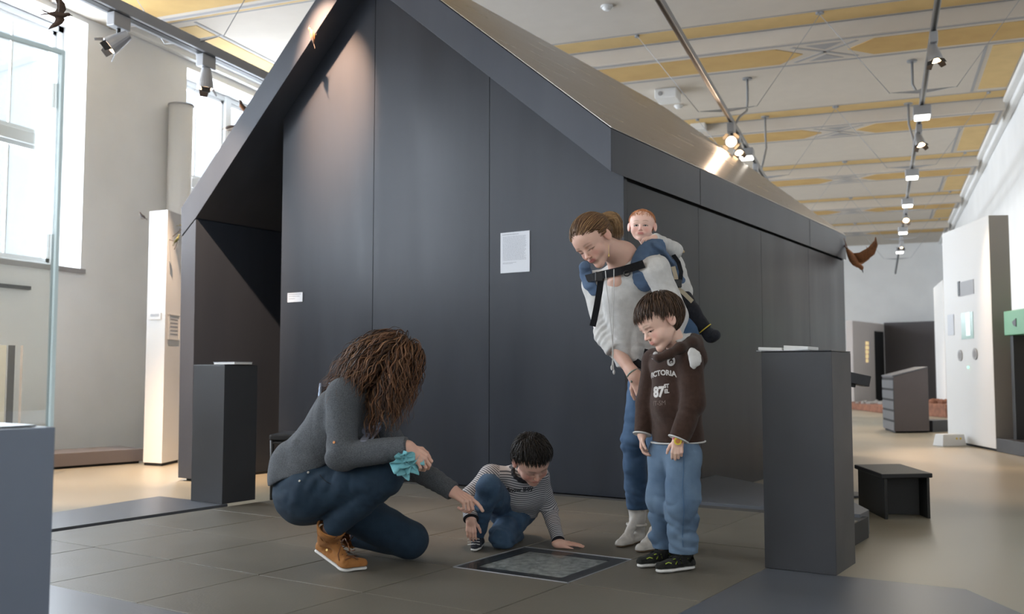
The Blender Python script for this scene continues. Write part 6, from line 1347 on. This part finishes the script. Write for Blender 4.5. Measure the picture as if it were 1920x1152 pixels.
# ================================================================== 4 the standing boy
SK4 = (0.72, 0.47, 0.37)
def standing_boy():
    p = person('person', P(1262, 1060, 0), 'standing boy with short brown hair, brown hooded sweater and light jeans, looking down')
    Fh = Frame(J(1237, 606, 4.08), cv(-0.80, -0.50, 0.30), cv(-0.46, 0.86, 0.02), 0.228); neck = J(1268, 648, 4.11); bf = cv(-0.75, 0, 0.65)
    sR, eR, wR = J(1226, 678, 4.22), J(1213, 755, 4.22), J(1204, 815, 4.17); sL, eL, wL = J(1293, 680, 4.03), J(1298, 757, 3.99), J(1272, 824, 3.96)
    hR, kR, aR = J(1245, 850, 4.18), J(1242, 940, 4.14), J(1246, 1030, 4.17); hL, kL, aL = J(1282, 852, 4.06), J(1279, 945, 4.02), J(1282, 1036, 4.06)
    b1 = piece(head_shape(Fh, child=1, lids=0.80, neck=neck, nr=0.185), 0.0027, 0)
    a = S(0.012); hand_shape(a, wL, cv(-0.12, -1, 0.05), cv(-0.25, 0, 1), 0.118, 1, curl=((28, 42, 30), (32, 45, 32), (36, 48, 34), (40, 50, 36)), tc=25, spread=0); a.tube(wL, eL, 0.020, 0.028, k=0.02); b2 = piece(a, 0.0022, 0)
    a = S(0.012); hand_shape(a, wR, cv(0.0, -1, 0.05), cv(-0.9, 0, -0.3), 0.115, -1, curl=((22, 34, 24), (24, 36, 26), (28, 38, 28), (30, 40, 28)), tc=25, spread=0); a.tube(wR, eR, 0.020, 0.028, k=0.02); b3 = piece(a, 0.0022, 0)
    t = S(0.03); t.chain([J(1266, 825, 4.13), J(1268, 700, 4.12), neck], [0.06, 0.07, 0.035]); t.chain([sR, eR, wR], [0.03, 0.027, 0.018]); t.chain([sL, eL, wL], [0.03, 0.027, 0.018]); t.chain([hR, kR, aR], [0.05, 0.04, 0.028]); t.chain([hL, kL, aL], [0.05, 0.04, 0.028]); b4 = piece(t, 0.008, 0)
    trunk(p, [b1, b2, b3, b4], multi_tint([(Fh.c, 0.155, skin_tint(Fh, SK4, 0.5, brow=(0.22, 0.13, 0.08), lids=0.80)), (wR, 9, hand_tint(SK4))]))
    eyes(Fh, p, (-0.05, 1, -0.55))
    # hooded sweater
    bd_ = S(0.035); bd_.chain([J(1267, 700, 4.12), J(1268, 760, 4.12), J(1272, 840, 4.12)], [0.105, 0.114, 0.122], flat=(bf, 0.86)); bd_.tube(J(1266, 690, 4.12), J(1268, 664, 4.11), 0.095, 0.055); bd_.tube(sR, sL, 0.052, 0.054)
    hcut = J(1270, 829, 4.12); bd_.cut(hcut, cv(0.04, -1, 0), 0.003); bd_.tube(neck, Fh(0, -0.1, 0), 0.047, 0.06, k=0.006, op='s')
    al = S(0.02); al.chain([sL, eL, wL+unit(wL-eL)*0.03], [0.058, 0.056, 0.040]); al.cut(wL, wL-eL, 0.002); ar = S(0.015); ar.chain([sR, eR, wR+unit(wR-eR)*0.03], [0.052, 0.048, 0.037]); ar.cut(wR, wR-eR, 0.002)
    s = S(0.03); s.sub(bd_); s.sub(al, 0.018); s.sub(ar, 0.018)
    s.post += [folds(0.0040, 12, axis=((0, 0, 1), 0.5), seed=9, zone=[(eL, 0.08, 0.006), (J(1300, 790, 4.1), 0.08, 0.006), (J(1235, 790, 4.1), 0.08, 0.006)]), rings_fold(J(1290, 770, 3.97), wL-eL, 0.0025, 0.035, 0.05, 2)]
    sw = cloth('hooded_sweater', s, 0.0045, 'brown', p, 1)
    g = S(0.02); ring = [J(1222, 668, 4.04), J(1236, 672, 4.00), J(1256, 664, 3.99), J(1276, 652, 4.01), J(1296, 643, 4.08), J(1304, 640, 4.16), J(1292, 640, 4.22), J(1262, 650, 4.22)]
    g.chain(ring, [0.012, 0.014, 0.017, 0.019, 0.023, 0.026, 0.024, 0.018], k=0.03); g.chain([J(1296, 648, 4.13), J(1305, 672, 4.15), J(1302, 700, 4.15)], [0.036, 0.042, 0.030], k=0.04); g.post.append(folds(0.003, 22, seed=12)); cloth('hood', g, 0.0045, 'brown', sw, 1)
    g = S(0.01); q = J(1299, 662, 3.955); g.chain([q, J(1303, 676, 3.95), J(1300, 686, 3.953)], [0.024, 0.026, 0.015], flat=(cv(0.3, 0.2, 1), 0.45)); g.chain([q+cv(0.02, -0.012, 0), J(1310, 674, 3.962)], [0.014, 0.010], flat=(cv(0.3, 0.2, 1), 0.5)); g.post.append(folds(0.0018, 60, seed=12)); cloth('white_hood_lining', g, 0.003, 'whitecloth', sw, 0)
    g = S(0.01); g.chain([J(1272, 640, 4.06), J(1284, 631, 4.10), J(1296, 628, 4.15)], [0.012, 0.016, 0.012], flat=(cv(0.2, 0.8, 0.5), 0.5)); g.tube(J(1229, 664, 4.03), J(1224, 672, 4.04), 0.010, 0.006); cloth('shirt_collar', g, 0.003, 'whitecloth', p, 0)
    # pale hem and cuff lines
    for su, a, d in ((al, wL, wL-eL), (ar, wR, wR-eR)): cloth('cuff_trim', band(su, a, d, -0.0035, 0.003, 0.0022), 0.0025, 'whitecloth', sw, 0)
    cloth('hem_trim', band(bd_, hcut, cv(0.04, -1, 0), -0.0035, 0.003, 0.0045), 0.003, 'whitecloth', sw, 0)
    rt_ = cv(0.80, 0.10, 0.58); o_ = -FW*0.8-RT*0.35
    text_on(sw, 'VICTORIA', 0.031, J(1239, 700, 4.05), rt_, cv(-0.06, 1, 0), o_, 'print_white', p, bend=-3.0, bold=0.0012)
    text_on(sw, '87', 0.058, J(1232, 737, 4.05), rt_, cv(-0.06, 1, 0), o_, 'print_white', p, bold=0.003)
    text_on(sw, 'ST\nEL', 0.022, J(1251, 729, 4.05), rt_, cv(-0.06, 1, 0), o_, 'print_white', p, bold=0.0012)
    text_on(sw, 'IT-SM', 0.028, J(1235, 757, 4.05), rt_, cv(-0.06, 1, 0), o_, 'print_faint', p)
    text_on(sw, 'O', 0.048, J(1258, 679, 4.03), rt_, cv(-0.06, 1, 0), o_, 'print_white', p, name='round_emblem', bold=0.0025); text_on(sw, 's', 0.032, J(1258, 680, 4.03), rt_, cv(-0.06, 1, 0), o_, 'print_white', p, name='round_emblem', bold=0.001)
    # jeans
    j = S(0.03); j.chain([J(1265, 852, 4.12), J(1266, 800, 4.12)], [0.100, 0.095], flat=(bf, 0.9)); j.chain([hR, kR, aR], [0.075, 0.066, 0.060], k=0.025); j.chain([hL, kL, aL], [0.080, 0.072, 0.066], k=0.018)
    j.post += [folds(0.005, 12, axis=((0.3, 0, 1), 1.9), seed=14, zone=[(J(1285, 985, 4.05), 0.12, 0.009), (J(1240, 1000, 4.15), 0.10, 0.008), (J(1262, 875, 4.05), 0.08, 0.003)]), rings_fold(J(1283, 1000, 4.03), (0.15, 0, 1), 0.004, 0.045, 0.08, 3), rings_fold(J(1281, 935, 4.03), (-0.2, 0, 1), 0.002, 0.05, 0.06, 6)]
    j.cut(aL+zf*-0.002, cv(0, -1, 0), 0.003); jn = cloth('jeans', j, 0.0045, 'lightjeans', p, 1); sfj = surf([jn])
    b = MB(); pts = [sfj(1281+math.sin(i*0.7)*1.2, 846+i*10, 0.001) for i in range(19)]; b.ribbon([q[0] for q in pts], [q[1] for q in pts], 0.0028, 0.0012); b.obj('side_seam', mat('seam_blue', (0.06, 0.13, 0.24), 0.8), jn)
    # shoes
    for an, hx, tx in ((aR, None, None), (aL, None, None)):
        d = unit(cv(-0.86, 0, 0.45)); h0 = np.array([an[0], an[1], 0])-d*0.055; tt = h0+d*0.20
        s1 = shoe(p, 'shoe', h0, tt, (0, 0, 1), 0.20, ('blackshoe', 'sole'), w=0.038, collar=np.array([an[0], an[1], 0.080]), collar_r=0.040, sole_t=0.024)
        sfs = surf([s1]); pr = lambda fx, fz: (lambda q: (960+FPX*((q-CAM)@RT)/((q-CAM)@FW), 576-FPX*((q-CAM)@UP)/((q-CAM)@FW)))(h0+d*0.20*fx+zf*fz)
        b = MB()
        for pts in (((0.60, 0.035), (0.68, 0.040), (0.76, 0.036)), ((0.10, 0.035), (0.17, 0.05), (0.22, 0.072)), ((0.36, 0.050), (0.44, 0.045), (0.50, 0.030)), ((0.33, 0.030), (0.42, 0.055), (0.56, 0.050))):
            q = [sfs(*pr(*u), 0.0015) for u in pts]; b.ribbon([a_[0] for a_ in q], [a_[1] for a_ in q], 0.004, 0.0015)
        b.obj('lime_stripe', 'lime', s1)
        b = MB()
        for fx in (0.42, 0.52):
            c_ = h0+d*0.20*fx; sdv = np.cross(d, zf); q = [c_+sdv*math.cos(k)*0.036+zf*(0.030+0.040*math.sin(k)*(1.15-fx*0.6)) for k in np.linspace(0.15, math.pi-0.15, 9)]; b.ribbon(q, [unit(x_-c_-zf*0.02) for x_ in q], 0.016, 0.003)
        b.obj('velcro_strap', 'strap', s1)
    short_hair(Fh, p, 2600, 7, [(0.050, 0.028, 0.017), (0.068, 0.038, 0.022), (0.090, 0.050, 0.028), (0.038, 0.022, 0.014)], 0.009, hl=0.32, side=0.0, nape=-0.22, seed=3, wide=1.03, r0=0.0015, drop=0.30)
    # wristwatch
    wd = unit(wL-eL); n1_ = unit(np.cross(wd, hf)); n2_ = np.cross(wd, n1_); cb = wL+wd*0.004; w = thing('wristwatch', tuple(cb), "yellow watch on the standing boy's wrist", 'watch')
    MB().ribbon([cb+(n1_*math.cos(k)+n2_*math.sin(k))*0.0215 for k in np.linspace(0, 2*math.pi, 25)], [(n1_*math.cos(k)+n2_*math.sin(k)) for k in np.linspace(0, 2*math.pi, 25)], 0.014, 0.0025).obj('watch_strap', mat('red_strap', (0.5, 0.03, 0.03), 0.5), w)
    fc = cb-FW*0.0265-RT*0.006; MB().disc(fc, -FW, 0.016, 0.005, 24).obj('watch_case', mat('yellow_plastic', (0.75, 0.62, 0.05), 0.4), w); MB().disc(fc-FW*0.005, -FW, 0.010, 0.001, 20).obj('dial', mat('orange_dial', (0.55, 0.20, 0.05), 0.4), w)
    return p
import time as _t
for fn in (kneeling_woman, crouching_boy, standing_woman, baby, standing_boy):
    _a = _t.time(); fn(); print(fn.__name__, round(_t.time()-_a, 1))
